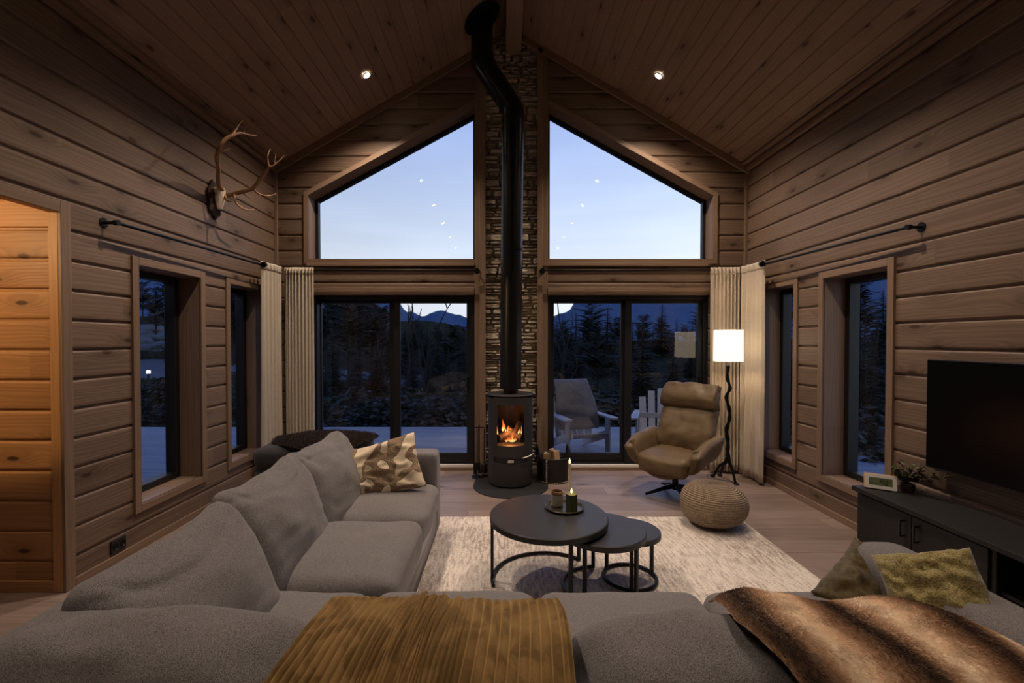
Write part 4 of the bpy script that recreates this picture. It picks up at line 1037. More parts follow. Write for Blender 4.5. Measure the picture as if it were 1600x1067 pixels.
# back frames
part('back_frame', soft_box(.20, 2.85, .44, .07, n=12, wr=.003), M['grey'], (-1.47, 2.24, .45))
part('back_frame', soft_box(3.42, .20, .44, .07, n=14, wr=.003), M['grey'], (.15, .90, .45))
# arms
part('arm', soft_box(1.04, .20, .64, .045, n=14, wr=.003), M['grey'], ((SFX+.0-1.56)/2, 3.60, .375))
ARX0, ARX1 = 1.60, 1.88
part('arm', soft_box(ARX1-ARX0, 1.30, .58, .09, n=16, wr=.004), M['grey'], ((ARX0+ARX1)/2, 1.52, .345))
# seat cushions
sw = .715
for i, (y0, y1) in enumerate(((2.80, 3.50), (SFY+.005, 2.80))):
    part('seat_cushion', soft_box(SFX+.01+1.33, y1-y0-.004, .22, .07, (.01, .004, .035), n=18, wr=.006, seed=i+2), M['grey'], ((SFX+.01-1.33)/2, (y0+y1)/2, .355))
xs = [-1.33, -.575, .15, .868, ARX0-.0]
for i in range(4):
    part('seat_cushion', soft_box(xs[i+1]-xs[i]-.004, SFY-1.02, .22, .07, (.006, .008, .030), n=18, wr=.005, seed=i+9), M['grey'], ((xs[i]+xs[i+1])/2, (SFY+1.02)/2, .350))
# back cushions of the left run: leaning, with pulled-up corners
def back_cush(w, h, th, seed, ear=.05):
    def fn(p, ex, ey, ez):
        top = max(0, ez)
        p = Vector(p); p.y *= (1-.38*max(0, ez)**2) ; p.z += ear*top*(abs(ex)**3)*.7 - .02*top*(1-ex*ex)
        p.z += .008*noise.noise(Vector((ex*3+seed, ez*3, ey*2)))
        cr_ = math.exp(-((ez-.70-.1*math.sin(ex*3+seed))/.05)**2)
        p.y += -.010*cr_*(ey)
        p.y += ey*.006*noise.noise(Vector((ex*2+seed*3, ez*4, 1)))
        for cx_, cz_, an_ in ((.75, .80, .9), (-.7, .78, -.8)):
            l_ = (ex-cx_)*math.cos(an_)+(ez-cz_)*math.sin(an_); k_ = -(ex-cx_)*math.sin(an_)+(ez-cz_)*math.cos(an_)
            p.y -= ey*.014*math.exp(-(k_/.045)**2-(l_/.22)**2)
        return p
    return soft_box(w, th, h, .085, (.015, .05, .02), n=30, wr=.006, ws=5, seed=seed, fn=fn)
for i, (ya, yb, xa, tl, tz, hz) in enumerate(((2.66, 3.42, -1.24, .34, -.03, .885), (1.97, 2.70, -1.24, .36, .03, .885), (1.22, 1.98, -1.17, .38, .06, .88))):
    w = yb-ya; h = .53
    # local x along world -Y.. , local -y faces +X
    o = part('back_cushion', back_cush(w+.02, h, .20, i+3), M['grey'], (xa+.07, (ya+yb)/2, hz-h/2*math.cos(tl)+.0), (0, 0, 0))
    o.rotation_mode = 'XYZ'; o.matrix_local = Matrix.Translation((xa+.065, (ya+yb)/2, hz-h/2+.0)) @ Matrix.Rotation(PI/2+tz, 4, 'Z') @ Matrix.Rotation(-tl, 4, 'X')
# back cushions of the near run
def near_cush(w, seed, slump=False):
    def fn(p, ex, ey, ez):
        p = Vector(p); top = max(0, ez)
        if slump: p.z -= .92*max(0, p.x+.17)**1.5*(.5+.5*ez)
        p.z += -.025*top*abs(ex)**4 + .010*noise.noise(Vector((ex*3+seed, ey*2, 5)))
        p.z -= .012*math.exp(-((ex+.3*math.sin(seed)+.25*ey)/.06)**2)*top*.6
        return p
    return soft_box(w, .36, .46, .13, (.012, .03, .035), n=26, wr=.009, ws=5, seed=seed, fn=fn)
for i, (x0, x1, dz, rz_) in enumerate(((-1.32, -.50, .045, -.03), (-.50, .155, .0, .0), (.165, .865, .022, .01), (.875, 1.58, 0, 0))):
    o = part('back_cushion', near_cush(x1-x0+.01, i+21, i == 3), M['grey'], ((x0+x1)/2, 1.13, .565+dz), (.10, 0, rz_))
# ---- dark ottoman with sheepskin by the corner
oc0, oc1 = P(393, 705, Y=4.25), P(585, 700, Y=4.25)
ott = thing('upholstered_ottoman', 'low charcoal upholstered ottoman behind the sofa by the left corner window', 'ottoman', (0, 0, 0))
otz = P(450, 689, Y=4.45).z
ox0, ox1 = P(396, 700, Y=4.2).x, P(560, 700, Y=4.2).x
part('seat_pad', soft_box(ox1-ox0, .62, .20, .08, (.01, .01, .02), n=16, wr=.006), M['greyd'], ((ox0+ox1)/2, 4.45, otz-.10), parent=ott)
part('base', soft_box(ox1-ox0-.03, .58, otz-.26, .04, n=8, wr=.0), M['greyd'], ((ox0+ox1)/2, 4.45, .06+(otz-.26)/2), parent=ott, sub=0)
for x in (ox0+.08, ox1-.08):
    for y in (4.24, 4.66): MB().tube([(x, y, 0), (x, y, .065)], .02, 10).build('foot', M['black'], ott, smooth=True)
def fur_mat(name, c0, c1, rough=.6):
    m, t, b = mat_new(name); n = N(t, 'ShaderNodeTexNoise', Scale=9.0, Detail=4.0); tcn = t.nodes.new('ShaderNodeTexCoord'); t.links.new(tcn.outputs['Object'], n.inputs['Vector'])
    t.links.new(mixc(t, n.outputs[0], c0, c1), b.inputs['Base Color']); b.inputs['Roughness'].default_value = rough; b.inputs['Specular IOR Level'].default_value = .25; return m
def sheepskin(name, label, cx, cy, z, rx, ry, mat, length, count, seed=0, rotz=0, drop=0, hump=.03):
    mb = MB()
    def fn(u, v):
        a = 2*PI*u; k = 1+.16*fbm((math.cos(a)*1.6+seed, math.sin(a)*1.6, seed), 1, 3); x = rx*k*v*math.cos(a); y = ry*k*v*math.sin(a)
        zz = hump*(1-v*v)+.015*fbm((x*6, y*6, seed)) - drop*max(0, v-.75)*2
        return (x, y, zz)
    mb.grid(fn, 48, 16, close_u=True)
    o = mb.build(name, mat, smooth=True, angle=0, loc=(cx, cy, z)); o.rotation_euler = (0, 0, rotz)
    fur(o, count, length, .0028, seed, .6); tag(o, label, 'sheepskin'); return o
dfur = fur_mat('dark_brown_sheepskin', (.038, .026, .022), (.085, .060, .050))
f0, f1 = P(425, 700, Y=4.40), P(590, 700, Y=4.40)
sheepskin('sheepskin_throw', 'dark brown sheepskin draped over the charcoal ottoman', (f0.x+f1.x)/2, 4.42, otz+.015, (f1.x-f0.x)/2*.98, .34, dfur, .045, 22000, 3, hump=.055)

def lighten_fur(m, k=.45):
    t = m.node_tree; b = t.nodes['Principled BSDF']; o = [n for n in t.nodes if n.type == 'OUTPUT_MATERIAL'][0]
    tl_ = t.nodes.new('ShaderNodeBsdfTranslucent'); mx = t.nodes.new('ShaderNodeMixShader'); mx.inputs[0].default_value = k
    src = b.inputs['Base Color'].links[0].from_socket; t.links.new(src, tl_.inputs[0])
    t.links.new(b.outputs[0], mx.inputs[1]); t.links.new(tl_.outputs[0], mx.inputs[2]); t.links.new(mx.outputs[0], o.inputs[0])
lighten_fur(dfur, .3)
# ---- throw pillows
def place(o, loc, M_): o.matrix_world = Matrix.Translation(loc) @ M_
def boucle():
    m, t, b = mat_new('cream_tufted_fabric'); uv = t.nodes.new('ShaderNodeUVMap'); tcn = t.nodes.new('ShaderNodeTexCoord')
    mp = N(t, 'ShaderNodeMapping'); mp.inputs['Scale'].default_value = (2.0, 1.2, 1); mp.inputs['Location'].default_value = (.35, .1, 0); t.links.new(uv.outputs[0], mp.inputs[0])
    n = N(t, 'ShaderNodeTexNoise', Scale=1.0, Detail=.6, Distortion=2.2); t.links.new(mp.outputs[0], n.inputs['Vector'])
    v = math_n(t, 'ABSOLUTE', math_n(t, 'SUBTRACT', n.outputs[0], .5)); msk = math_n(t, 'SUBTRACT', 1.0, N_smooth(t, v, .060, .072))
    f = N(t, 'ShaderNodeTexNoise', Scale=140.0, Detail=2.0); t.links.new(tcn.outputs['Object'], f.inputs['Vector'])
    br = mixc(t, f.outputs[0], (.16, .10, .06), (.50, .36, .24)); t.links.new(mixc(t, msk, (.80, .66, .50), br), b.inputs['Base Color']); b.inputs['Roughness'].default_value = .95
    h = math_n(t, 'MULTIPLY', msk, math_n(t, 'ADD', math_n(t, 'MULTIPLY', f.outputs[0], 1.2), .6)); bump(t, b, h, 1.0, .012); return m
pw, ph_ = .68, .40
o = pillow(pw, ph_, .15, n=40, pinch=.05, wr=.016, seed=5).build('throw_pillow', boucle(), smooth=True, angle=0)
c1, c2, c3 = P(534, 770, Z=.51), P(645, 745, Z=.51), None
pc_ = P(581, 740, Y=3.22)
R_ = Matrix.Rotation(.05, 4, 'Z') @ Matrix.Rotation(-.38, 4, 'X') @ Matrix.Rotation(-.27, 4, 'Y')
place(o, pc_ + Vector((0, .05, 0)), R_); tag(o, 'cream rectangular throw pillow with brown tufted swirls on the sofa near the far arm', 'pillow')
velv = fabric('olive_velvet', (.060, .040, .012), (.115, .080, .026), 60, rough=.5, bstr=.15, sheen=.25, big=.25)
PW = .43
o = pillow(PW, PW, .15, n=36, pinch=.04, wr=.012, seed=9).build('throw_pillow', velv, smooth=True, angle=0)
MV = Matrix.Rotation(.15, 4, 'Z') @ Matrix.Rotation(-.80, 4, 'X') @ Matrix.Rotation(-.50, 4, 'Y')
place(o, P(1378, 948, Y=1.93)+Vector((0, .0, .0)), MV); tag(o, 'olive green velvet throw pillow with gold piping at the right end of the sofa', 'pillow')
hp_ = PW/2
pp_ = []
for k in range(28):
    a = -1+2*k/27; pp_.append(Vector((hp_*(1-.04*(1-a*a)) + .003*math.sin(k*1.9), 0.001, hp_*a)))
MB().tube(pp_, .0055, 8).build('piping', plain('gold_piping', (.42, .27, .07), .5), o, smooth=True)
chen = fabric('light_olive_chenille', (.19, .15, .045), (.44, .36, .16), 170, rough=.8, bstr=.6, sheen=.4, big=.12, dist=.004)
o = pillow(.315, .315, .13, n=36, pinch=.06, wr=.012, seed=14, fold=.01).build('throw_pillow', chen, smooth=True, angle=0)
place(o, P(1462, 928, Y=1.72), Matrix.Rotation(-.95, 4, 'Z') @ Matrix.Rotation(-.55, 4, 'X') @ Matrix.Rotation(-.45, 4, 'Y')); tag(o, 'light olive chenille throw pillow leaning on the right sofa arm', 'pillow')

# ---- ribbed ochre throw over the middle back cushion
def cush_top(s):
    """path over the near cushions, s 0 (front, low) .. 1 (rear, low) -> y, z"""
    pts = [(1.385, .56), (1.38, .66), (1.345, .755), (1.27, .822), (1.17, .850), (1.06, .850), (.96, .820), (.90, .76), (.87, .70), (.80, .665), (.775, .58), (.77, .45), (.77, .33)]
    f = s*(len(pts)-1); i = min(int(f), len(pts)-2); k = f-i
    q0, q1, q2, q3 = pts[max(0, i-1)], pts[i], pts[i+1], pts[min(len(pts)-1, i+2)]
    return tuple(.5*((2*q1[c])+(q2[c]-q0[c])*k+(2*q0[c]-5*q1[c]+4*q2[c]-q3[c])*k*k+(3*q1[c]-q0[c]-3*q2[c]+q3[c])*k**3) for c in (0, 1))
def normal_at(s):
    a, b = cush_top(max(0, s-.01)), cush_top(min(1, s+.01)); d = Vector((b[0]-a[0], b[1]-a[1])).normalized(); return Vector((-d.y, d.x))*(-1)
mb = MB()
def gauss(x, c, w): return math.exp(-((x-c)/w)**2)
def ribq(u, v): return u*40
FOLDS = ((.27, .040, .016, .10), (.355, .034, .036, .16), (.43, .030, .044, .20), (.50, .034, .034, .20), (.57, .030, .040, .14), (.64, .032, .026, .02), (.71, .035, .014, -.08))
def foldf(u, v):
    f = 0
    for c, w, a, sl in FOLDS: f += a*gauss(u, c+sl*(v-.30)+.012*math.sin(v*9+c*9), w)*(.55+.45*math.sin(v*8+c*31)**2)
    return 1.15*f*(.60+.40*min(1, max(0, (v-.10)/.25)))
def throwf(u, v):
    s = .16+.80*v
    y, z = cush_top(s); n = normal_at(s)
    x0 = -.50 - .07*gauss(v, .78, .35) + .02*math.sin(v*7); x1 = .160 + .006*math.sin(v*9)
    # the cloth is gathered between u .24 and .74
    g = u/.24*.31 if u < .24 else .31+(u-.24)/.50*.30 if u < .74 else .61+(u-.74)/.26*.39
    fan = -.05*(v-.25)*math.sin(PI*min(1, u/.5))
    fold = foldf(u, v)*(.72+.28*min(1, max(0, (v-.12)/.35))); fold = .052*math.tanh(fold/.052); rib = abs(math.sin(PI*ribq(u, v)))**.6
    d = .010+fold+(.0090 if u < .24 or u > .74 else .0070)*rib + .010*fbm((u*4, v*4, 3.3), 1, 3)
    if u < .012 or u > .988: d -= .012
    return (x0+(x1-x0)*g+fan+.22*fold*math.sin(u*17+1), y+n.x*d, z+n.y*d)
mb.grid(throwf, 640, 170, uvfn=lambda u, v: (ribq(u, v), v))
m, t, b = mat_new('ochre_corduroy_plush'); tcn = t.nodes.new('ShaderNodeTexCoord'); uv = t.nodes.new('ShaderNodeUVMap'); sp = t.nodes.new('ShaderNodeSeparateXYZ'); t.links.new(uv.outputs[0], sp.inputs[0])
n1 = N(t, 'ShaderNodeTexNoise', Scale=9.0, Detail=4.0, Distortion=1.5); n2 = N(t, 'ShaderNodeTexNoise', Scale=500.0, Detail=2.0)
for n_ in (n1, n2): t.links.new(tcn.outputs['Object'], n_.inputs['Vector'])
f_ = math_n(t, 'ADD', math_n(t, 'MULTIPLY', N_smooth(t, n1.outputs[0], .40, .62), .5), math_n(t, 'MULTIPLY', n2.outputs[0], .5))
c_ = mixc(t, f_, (.095, .052, .017), (.36, .22, .085))
ln = N_smooth(t, math_n(t, 'ABSOLUTE', math_n(t, 'SUBTRACT', math_n(t, 'FRACT', sp.outputs[0]), .5)), .40, .49)
t.links.new(mixc(t, math_n(t, 'MULTIPLY', ln, .65), c_, (.50, .33, .14)), b.inputs['Base Color']); b.inputs['Roughness'].default_value = .75; b.inputs['Specular IOR Level'].default_value = .1; b.inputs['Sheen Weight'].default_value = .9; b.inputs['Sheen Roughness'].default_value = .35
b.inputs['Sheen Tint'].default_value = (.95, .65, .30, 1); bump(t, b, n2.outputs[0], .5, .003)
tag(mb.build('ribbed_throw', m, smooth=True, angle=0), 'ochre ribbed plush throw bunched over the back of the near sofa cushions', 'throw blanket')

# ---- striped faux fur throw at the right
edge = [P(x, y, Z=.90) for x, y in ((1120, 934), (1150, 932), (1200, 950), (1222, 972), (1240, 1010), (1262, 1067))]
mb = MB()
def furf(u, v):
    s = .20+.72*v
    y, z = cush_top(s); n = normal_at(s)
    xe = [.60, .575, .55, .60, .63, .63, .61, .60, .60]
    f = v*(len(xe)-1); i = min(int(f), len(xe)-2); x0 = xe[i]+(xe[i+1]-xe[i])*(f-i)
    x1 = 1.62; x = x0+(x1-x0)*u
    over = max(0, x-1.06)                        # slides down over the last cushion towards the arm
    z2 = z - .92*over**1.5; y2 = y - .10*over
    d = .018+.020*fbm((x*3.2+2, v*3, 1), 1, 3)+.012*math.sin(x*11+v*4)
    if u < .03: d -= .008
    return (x + .02*math.sin(v*5), y2+n.x*d, max(z2+n.y*d, .45))
mb.grid(furf, 120, 70)
m, t, b = mat_new('striped_faux_fur'); uv = t.nodes.new('ShaderNodeUVMap'); sp = t.nodes.new('ShaderNodeSeparateXYZ'); t.links.new(uv.outputs[0], sp.inputs[0])
nn_ = N(t, 'ShaderNodeTexNoise', Scale=4.0, Detail=3.0); t.links.new(uv.outputs[0], nn_.inputs['Vector'])
q = math_n(t, 'ADD', math_n(t, 'MULTIPLY', sp.outputs[0], 4.2), math_n(t, 'MULTIPLY_ADD', nn_.outputs[0], .30, -.22))
fr_ = math_n(t, 'FRACT', q); rp = t.nodes.new('ShaderNodeValToRGB'); c = rp.color_ramp
c.elements[0].position = 0; c.elements[0].color = (.24, .135, .075, 1); c.elements[1].position = 1; c.elements[1].color = (.24, .135, .075, 1)
for p_, cc in ((.10, (.055, .026, .014, 1)), (.20, (.10, .05, .028, 1)), (.36, (.62, .42, .27, 1)), (.56, (1.0, .88, .72, 1)), (.72, (.92, .74, .56, 1)), (.88, (.48, .29, .17, 1))):
    e_ = c.elements.new(p_); e_.color = cc
t.links.new(fr_, rp.inputs[0])
n4 = N(t, 'ShaderNodeTexNoise', Scale=22.0, Detail=4.0); t.links.new(uv.outputs[0], n4.inputs['Vector'])
t.links.new(mixc(t, math_n(t, 'MULTIPLY', N_smooth(t, n4.outputs[0], .45, .75), .35), rp.outputs[0], (.30, .18, .10)), b.inputs['Base Color']); b.inputs['Roughness'].default_value = .55; b.inputs['Specular IOR Level'].default_value = .2
b.inputs['Sheen Weight'].default_value = .2
m2_ = m.copy(); m2_.name = 'striped_faux_fur_hair'; lighten_fur(m2_)
ft = mb.build('faux_fur_throw', m, smooth=True, angle=0)
fur(ft, 100000, .015, .0013, 5, .30, lean=(.1, -.75, -.1)).data.materials[0] = m2_
tag(ft, 'brown and cream striped faux fur throw over the right end of the sofa back', 'throw blanket')

# ---- brown leather swivel chair
ac = P(1052, 772, Z=.02); ACX, ACY = ac.x, ac.y+.03
m, t, b = mat_new('tan_olive_leather'); tcn = t.nodes.new('ShaderNodeTexCoord')
n1 = N(t, 'ShaderNodeTexNoise', Scale=5.0, Detail=5.0); n2 = N(t, 'ShaderNodeTexVoronoi', Scale=170.0)
for n_ in (n1, n2): t.links.new(tcn.outputs['Object'], n_.inputs['Vector'])
t.links.new(mixc(t, n1.outputs[0], (.095, .060, .030), (.20, .135, .068)), b.inputs['Base Color']); b.inputs['Roughness'].default_value = .48; b.inputs['Specular IOR Level'].default_value = .4; bump(t, b, n2.outputs['Distance'], .2, .003)
lea = m
ch = thing('leather_armchair', 'olive brown leather swivel armchair with headrest standing by the floor lamp', 'armchair', (ACX+.03, ACY, 0), -.80)
MB().lathe([(0, .06), (.030, .06), (.030, .30), (.05, .33), (0, .33)], n=24).build('column', M['iron'], ch, smooth=True)
for k in range(4):
    a = PI/4+PI/2*k+.1; c, s = math.cos(a), math.sin(a)
    MB().tube([(0, 0, .095), (.10*c, .10*s, .080), (.22*c, .22*s, .045), (.31*c, .31*s, .022)], [.026, .022, .017, .013], 10).build('base_foot', M['iron'], ch, smooth=True)
def seatfn(p, ex, ey, ez):
    p = Vector(p); p.z += -.015*(1-ex*ex)*max(0, ez) + .02*(-ey)*.5 - .05*max(0, -ey)**4*max(0, -ez); return p
part('seat', soft_box(.52, .56, .17, .06, (.004, .02, .03), n=20, wr=.007, seed=4, fn=seatfn), lea, (0, -.05, .375), (.05, 0, 0), ch)
def shell(u, v):   # bucket under seat and out to the arms
    a = PI*(u); w = .335
    x = -math.cos(a)*w; zz = .30+.26*abs(math.cos(a))**2.6 ; y = -.30+.56*v
    zz = zz - .05*math.sin(a)*(1-.5*abs(v-.5)) ; x *= .93+.07*math.sin(PI*v)
    return (x, y, zz)
part('seat_shell', MB().grid(shell, 32, 10), lea, (0, 0, 0), (0, 0, 0), ch).modifiers.new('s', 'SOLIDIFY').thickness = .035
for s_ in (-1, 1):
    def armfn(p, ex, ey, ez, s_=s_):
        p = Vector(p); 
        p.x += s_*.035*ez - s_*.04*max(0, -ez)**2; p.z += -.07*max(0, -ey)**1.5*1.0*(ez*.5+.5) + .03*ey; p.y += -.05*ez*(1 if ey < 0 else .2)
        return p
    part('arm', soft_box(.105, .58, .27, .045, (.012, .0, .01), n=16, wr=.005, seed=20+s_, fn=armfn), lea, (s_*.315, -.03, .465), (0, 0, 0), ch)
bk_ = bpy.data.objects.new('backrest', None)
COL.objects.link(bk_); bk_.parent = ch; bk_.location = (0, .21, .38); bk_.rotation_euler = (-.27, 0, 0)
def backfn(p, ex, ey, ez):
    p = Vector(p); p.y += -.03*math.sin((ez+1)*2.2) ; p.x *= 1-.03*(ez*.5+.5)
    if ey < 0:
        for c0, sl in ((-.55, .35), (-.2, -.3), (.15, .5), (.5, -.25)):
            p.y += .008*math.exp(-((ex-c0-sl*(ez-.6))/.07)**2)*max(0, ez+.2)
    return p
part('back_cushion', soft_box(.58, .15, .50, .045, (.004, .018, .006), n=26, wr=.008, ws=6, seed=31, fn=backfn), lea, (0, -.02, .25), (0, 0, 0), bk_)
part('headrest', soft_box(.585, .135, .27, .030, (.003, .006, .003), n=22, wr=.008, ws=7, seed=33, fn=backfn), lea, (0, -.026, .612), (.02, 0, 0), bk_)
part('back_shell', soft_box(.50, .05, .70, .02, n=10, wr=.0), lea, (0, .07, .34), (0, 0, 0), bk_)

# ---- media cabinet
CZ = P(1332, 757, X=2.50).z; cy1 = P(1334, 757, X=2.50).y; cy0 = .9
cab = thing('media_cabinet', 'long low black media cabinet along the right wall under the television', 'cabinet', (0, 0, 0))
blk = wood('black_stained_oak', (.010, .0095, .0105), (.023, .021, .022), .3, .1, rough=.6)
ya_, yb_, yc_, yd_ = cy1-.03, P(1428, 800, X=2.52).y, P(1553, 860, X=2.52).y, 1.9
MB().box(2.485, XR-.018, cy0, cy1, CZ-.032, CZ).build('top_board', blk, cab, bevel=.003)
MB().box(2.53, XR-.02, cy0+.02, cy1-.02, .05, .075).box(2.52, XR-.02, cy1-.045, cy1-.02, .0, CZ-.032).box(2.52, XR-.02, cy0+.02, cy0+.045, 0, CZ-.032).box(2.52, XR-.02, yc_-.012, yc_+.012, .05, CZ-.032).box(2.52, XR-.02, yd_-.012, yd_+.012, .05, CZ-.032).box(XR-.04, XR-.02, cy0+.03, cy1-.03, .05, CZ-.032).box(2.55, XR-.03, cy0+.03, cy1-.03, 0, .05).build('carcass', blk, cab, bevel=.002)
MB().box(2.55, XR-.04, yd_+.012, yc_-.012, .26, .28).build('shelf', blk, cab, bevel=.002)
for (a, b, hs) in ((yb_+.003, ya_, -1), (yc_+.014, yb_-.003, 1), (1.42, yd_-.014, -1), (cy0+.03, 1.414, 1)):
    d = MB().box(2.505, 2.522, a, b, .055, CZ-.045).build('door', blk, cab, bevel=.002)
    hy_ = a+.045 if hs < 0 else b-.045
    MB().box(2.470, 2.480, hy_-.006, hy_+.006, .34, CZ-.085).box(2.475, 2.506, hy_-.006, hy_+.006, .34, .352).box(2.475, 2.506, hy_-.006, hy_+.006, CZ-.097, CZ-.085).build('handle', M['black'], d, bevel=.002)
tag(MB().box(2.58, 2.85, 2.02, 2.24, .2815, .32).build('media_box', plain('media_box_plastic', (.012, .012, .013), .2), bevel=.004), 'small glossy black media box on the open cabinet shelf', 'media player')
# television
ty0 = P(1450, 640, X=XR-.07).y; tz1, tz0 = P(1450, 561, X=XR-.07).z, P(1448, 728, X=XR-.07).z
tv = thing('television', 'large black flat television mounted on the right wall', 'television', (XR-.07, ty0, (tz0+tz1)/2))
tw, th_ = (tz1-tz0)*16/9, (tz1-tz0)/2
MB().box(-.012, .03, -tw, 0, -th_, th_).build('casing', M['black'], tv, bevel=.004)
MB().box(-.0145, -.0125, -tw+.008, -.008, -th_+.014, th_-.008).build('screen', plain('tv_screen', (.003, .003, .004), .25, spec=.15), tv)
MB().box(.03, .07, -tw*.65, -tw*.35, -th_*.4, th_*.4).build('wall_mount', M['iron'], tv)
# weather clock
ck = P(1376, 766, Z=CZ); CK = thing('weather_clock', 'small white framed digital clock on the media cabinet', 'clock', (ck.x, ck.y, CZ), 0)
w_, h_ = .18, .108
base = Matrix.Rotation(-.62, 4, 'Z') @ Matrix.Rotation(-.20, 4, 'X')
MCK = Matrix.Translation((ck.x, ck.y, CZ+.0)) @ base
CK.matrix_world = Matrix.Translation((ck.x, ck.y, CZ)) @ Matrix.Rotation(-.62, 4, 'Z')
tl = Matrix.Rotation(-.20, 4, 'X')
MB().box(-w_/2, w_/2, 0, .032, .004, h_, tl).build('wooden_case', plain('clock_beech', (.62, .36, .18), .5), CK, bevel=.003)
fr = MB(); q = .014
fr.box(-w_/2+.004, w_/2-.004, -.004, .001, .008, .03, tl).box(-w_/2+.004, w_/2-.004, -.004, .001, h_-.026, h_-.004, tl).box(-w_/2+.004, -w_/2+.026, -.004, .001, .03, h_-.026, tl).box(w_/2-.026, w_/2-.004, -.004, .001, .03, h_-.026, tl)
fr.build('white_frame', plain('white_plastic', (.85, .82, .80), .4), CK)
dsp = MB().box(-w_/2+.026, w_/2-.026, -.002, .002, .03, h_-.026, tl).build('display', plain('lcd_display', (.16, .20, .09), .3), CK)
def txt(s, size, loc, mat, parent, rot):
    cu = bpy.data.curves.new('digits', 'FONT'); cu.body = s; cu.size = size; cu.extrude = .0003; o = bpy.data.objects.new('digits', cu); COL.objects.link(o)
    bpy.context.view_layer.update(); me = bpy.data.meshes.new_from_object(o); bpy.data.objects.remove(o)
    o = bpy.data.objects.new('digits', me); me.materials.append(mat); COL.objects.link(o); o.parent = parent; o.matrix_local = tl @ Matrix.Translation(loc) @ Matrix.Rotation(PI/2, 4, 'X'); return o
dk = plain('lcd_digits', (.01, .015, .01), .4)
txt('20:31', .028, (-.008, -.003, .052), dk, dsp, None); txt('21.5', .022, (-.058, -.003, .034), dk, dsp, None); txt('48', .020, (.020, -.003, .034), dk, dsp, None)
# dried leaf bunch
pl = P(1413, 768, Z=CZ); PL = thing('dried_plant', 'small bunchy plant with dark reddish green leaves behind the clock', 'plant', (pl.x+.02, pl.y, CZ))
MB().lathe([(0, 0), (.035, 0), (.045, .03), (.04, .055), (.033, .05), (0, .04)], n=24).build('pot', plain('dark_pot', (.05, .035, .02), .5), PL, smooth=True)
lf = MB(); sm_ = MB(); rr = random.Random(3)
for k in range(16):
    a = rr.uniform(0, 2*PI); L = rr.uniform(.08, .20); e = Vector((math.cos(a)*L*.55, math.sin(a)*L*.55, .04+L*.8)) 
    if k < 3: e = Vector((.02+.03*k, -.10-.05*k, .20-.02*k))
    mid = e*.5+Vector((0, 0, .03)); sm_.tube([(0, 0, .04), mid, e], .0015, 5)
    for j in range(22):
        t_ = rr.uniform(.3, 1); p = Vector((0, 0, .04))*(1-t_)**2+mid*2*t_*(1-t_)+e*t_*t_ + Vector((rr.uniform(-.018, .018), rr.uniform(-.018, .018), rr.uniform(-.018, .018)))
        R = Matrix.Rotation(rr.uniform(0, 6), 4, 'Z') @ Matrix.Rotation(rr.uniform(-.9, .9), 4, 'X'); s_ = rr.uniform(.020, .032)
        pts = [(-.5, 0, 0), (-.2, -.42, .1), (.3, -.35, .05), (.6, 0, -.1), (.3, .35, .05), (-.2, .42, .1)]
        lf.quad([p + R @ (Vector(q_)*s_) for q_ in pts])
sm_.build('stems', plain('plant_stem', (.05, .03, .015), .8), PL); lf.build('leaves', plain('plant_leaves', (.07, .06, .025), .5, var=.5, vscale=30), PL, solid=.0008)

# ================================================================== OUTSIDE
# hall light
hs = thing('hall_spotlight', 'recessed spotlight in the ceiling of the lit side hall', 'ceiling light', (XL-1.0, 1.75, 2.43))
MB().lathe([(.036, -.004), (.047, -.004), (.047, .004), (.036, .004)], closed=True, n=32).build('trim_ring', M['ring'], hs, smooth=True)
MB().lathe([(.0, -.002), (.036, -.002)], n=32).build('lens', M['lens'], hs)
spot_light('hall_lamp', (XL-1.0, 1.75, 2.40), E_HALL, (1, .60, .28), size=86, blend=.12, rad=.03, rot=(math.radians(75), 0, math.radians(-12)))

# deck boards run across the view
DKZ = -.11
db = MB(); y = YB+WT+.02
def deck_part(x0, x1, y0, y1):
    y = y0
    while y < y1: db.box(x0, x1, y, min(y+.114, y1), DKZ-.028, DKZ, long=0); y += .12
deck_part(-7.6, 5.2, YB+WT+.01, 8.75); deck_part(-7.6, XL-WT-.01, 2.95, YB+WT+.0); deck_part(XR+WT+.01, 5.2, 3.8, YB+WT)
db.build('deck_boards', M['deck'], kind='structure')
MB().box(-7.6, 5.2, 8.70, 8.75, -.45, DKZ-.03).box(-7.6, -7.55, 2.95, 8.75, -.45, DKZ-.03).box(5.15, 5.2, 3.8, 8.75, -.45, DKZ-.03).build('deck_fascia', M['deck'], kind='structure')

def lerp_tab(tab, x):
    if x <= tab[0][0]: return tab[0][1]
    for (a, b), (c, d) in zip(tab, tab[1:]):
        if x <= c: k = (x-a)/(c-a); k = k*k*(3-2*k); return b+(d-b)*k
    return tab[-1][1]
def ground_z(x, y):
    r = math.hypot(x, y*1.0)
    left = max(0, min(1, (-x-3)/12)); 
    zl = lerp_tab([(0, -.5), (22, -.45), (32, .35), (46, 1.7), (62, 4.5), (95, 6), (160, 7)], r*.80)
    zc = lerp_tab([(0, -.5), (14, -.7), (30, -1.2), (60, -1.5), (120, -2), (160, -2)], r)
    zr = lerp_tab([(0, -.5), (10, -.35), (22, 0), (40, .4), (80, .8), (160, 1)], r)
    rt = max(0, min(1, (x-4)/14))
    z = zl*left + (1-left)*(zr*rt + zc*(1-rt))
    k = max(0, min(1, (r-9)/8)); return z + k*.35*fbm((x*.12, y*.12, 0), 1, 3) + .03*fbm((x, y, 1), 1.5, 2)
gm = MB()
def gfn(u, v):
    a = -1.9+3.8*u; r = 2.0+158*v**2.2; x, y = r*math.sin(a), r*math.cos(a)
    z = ground_z(x, y)
    return (x, y, z)
gm.grid(gfn, 150, 110)
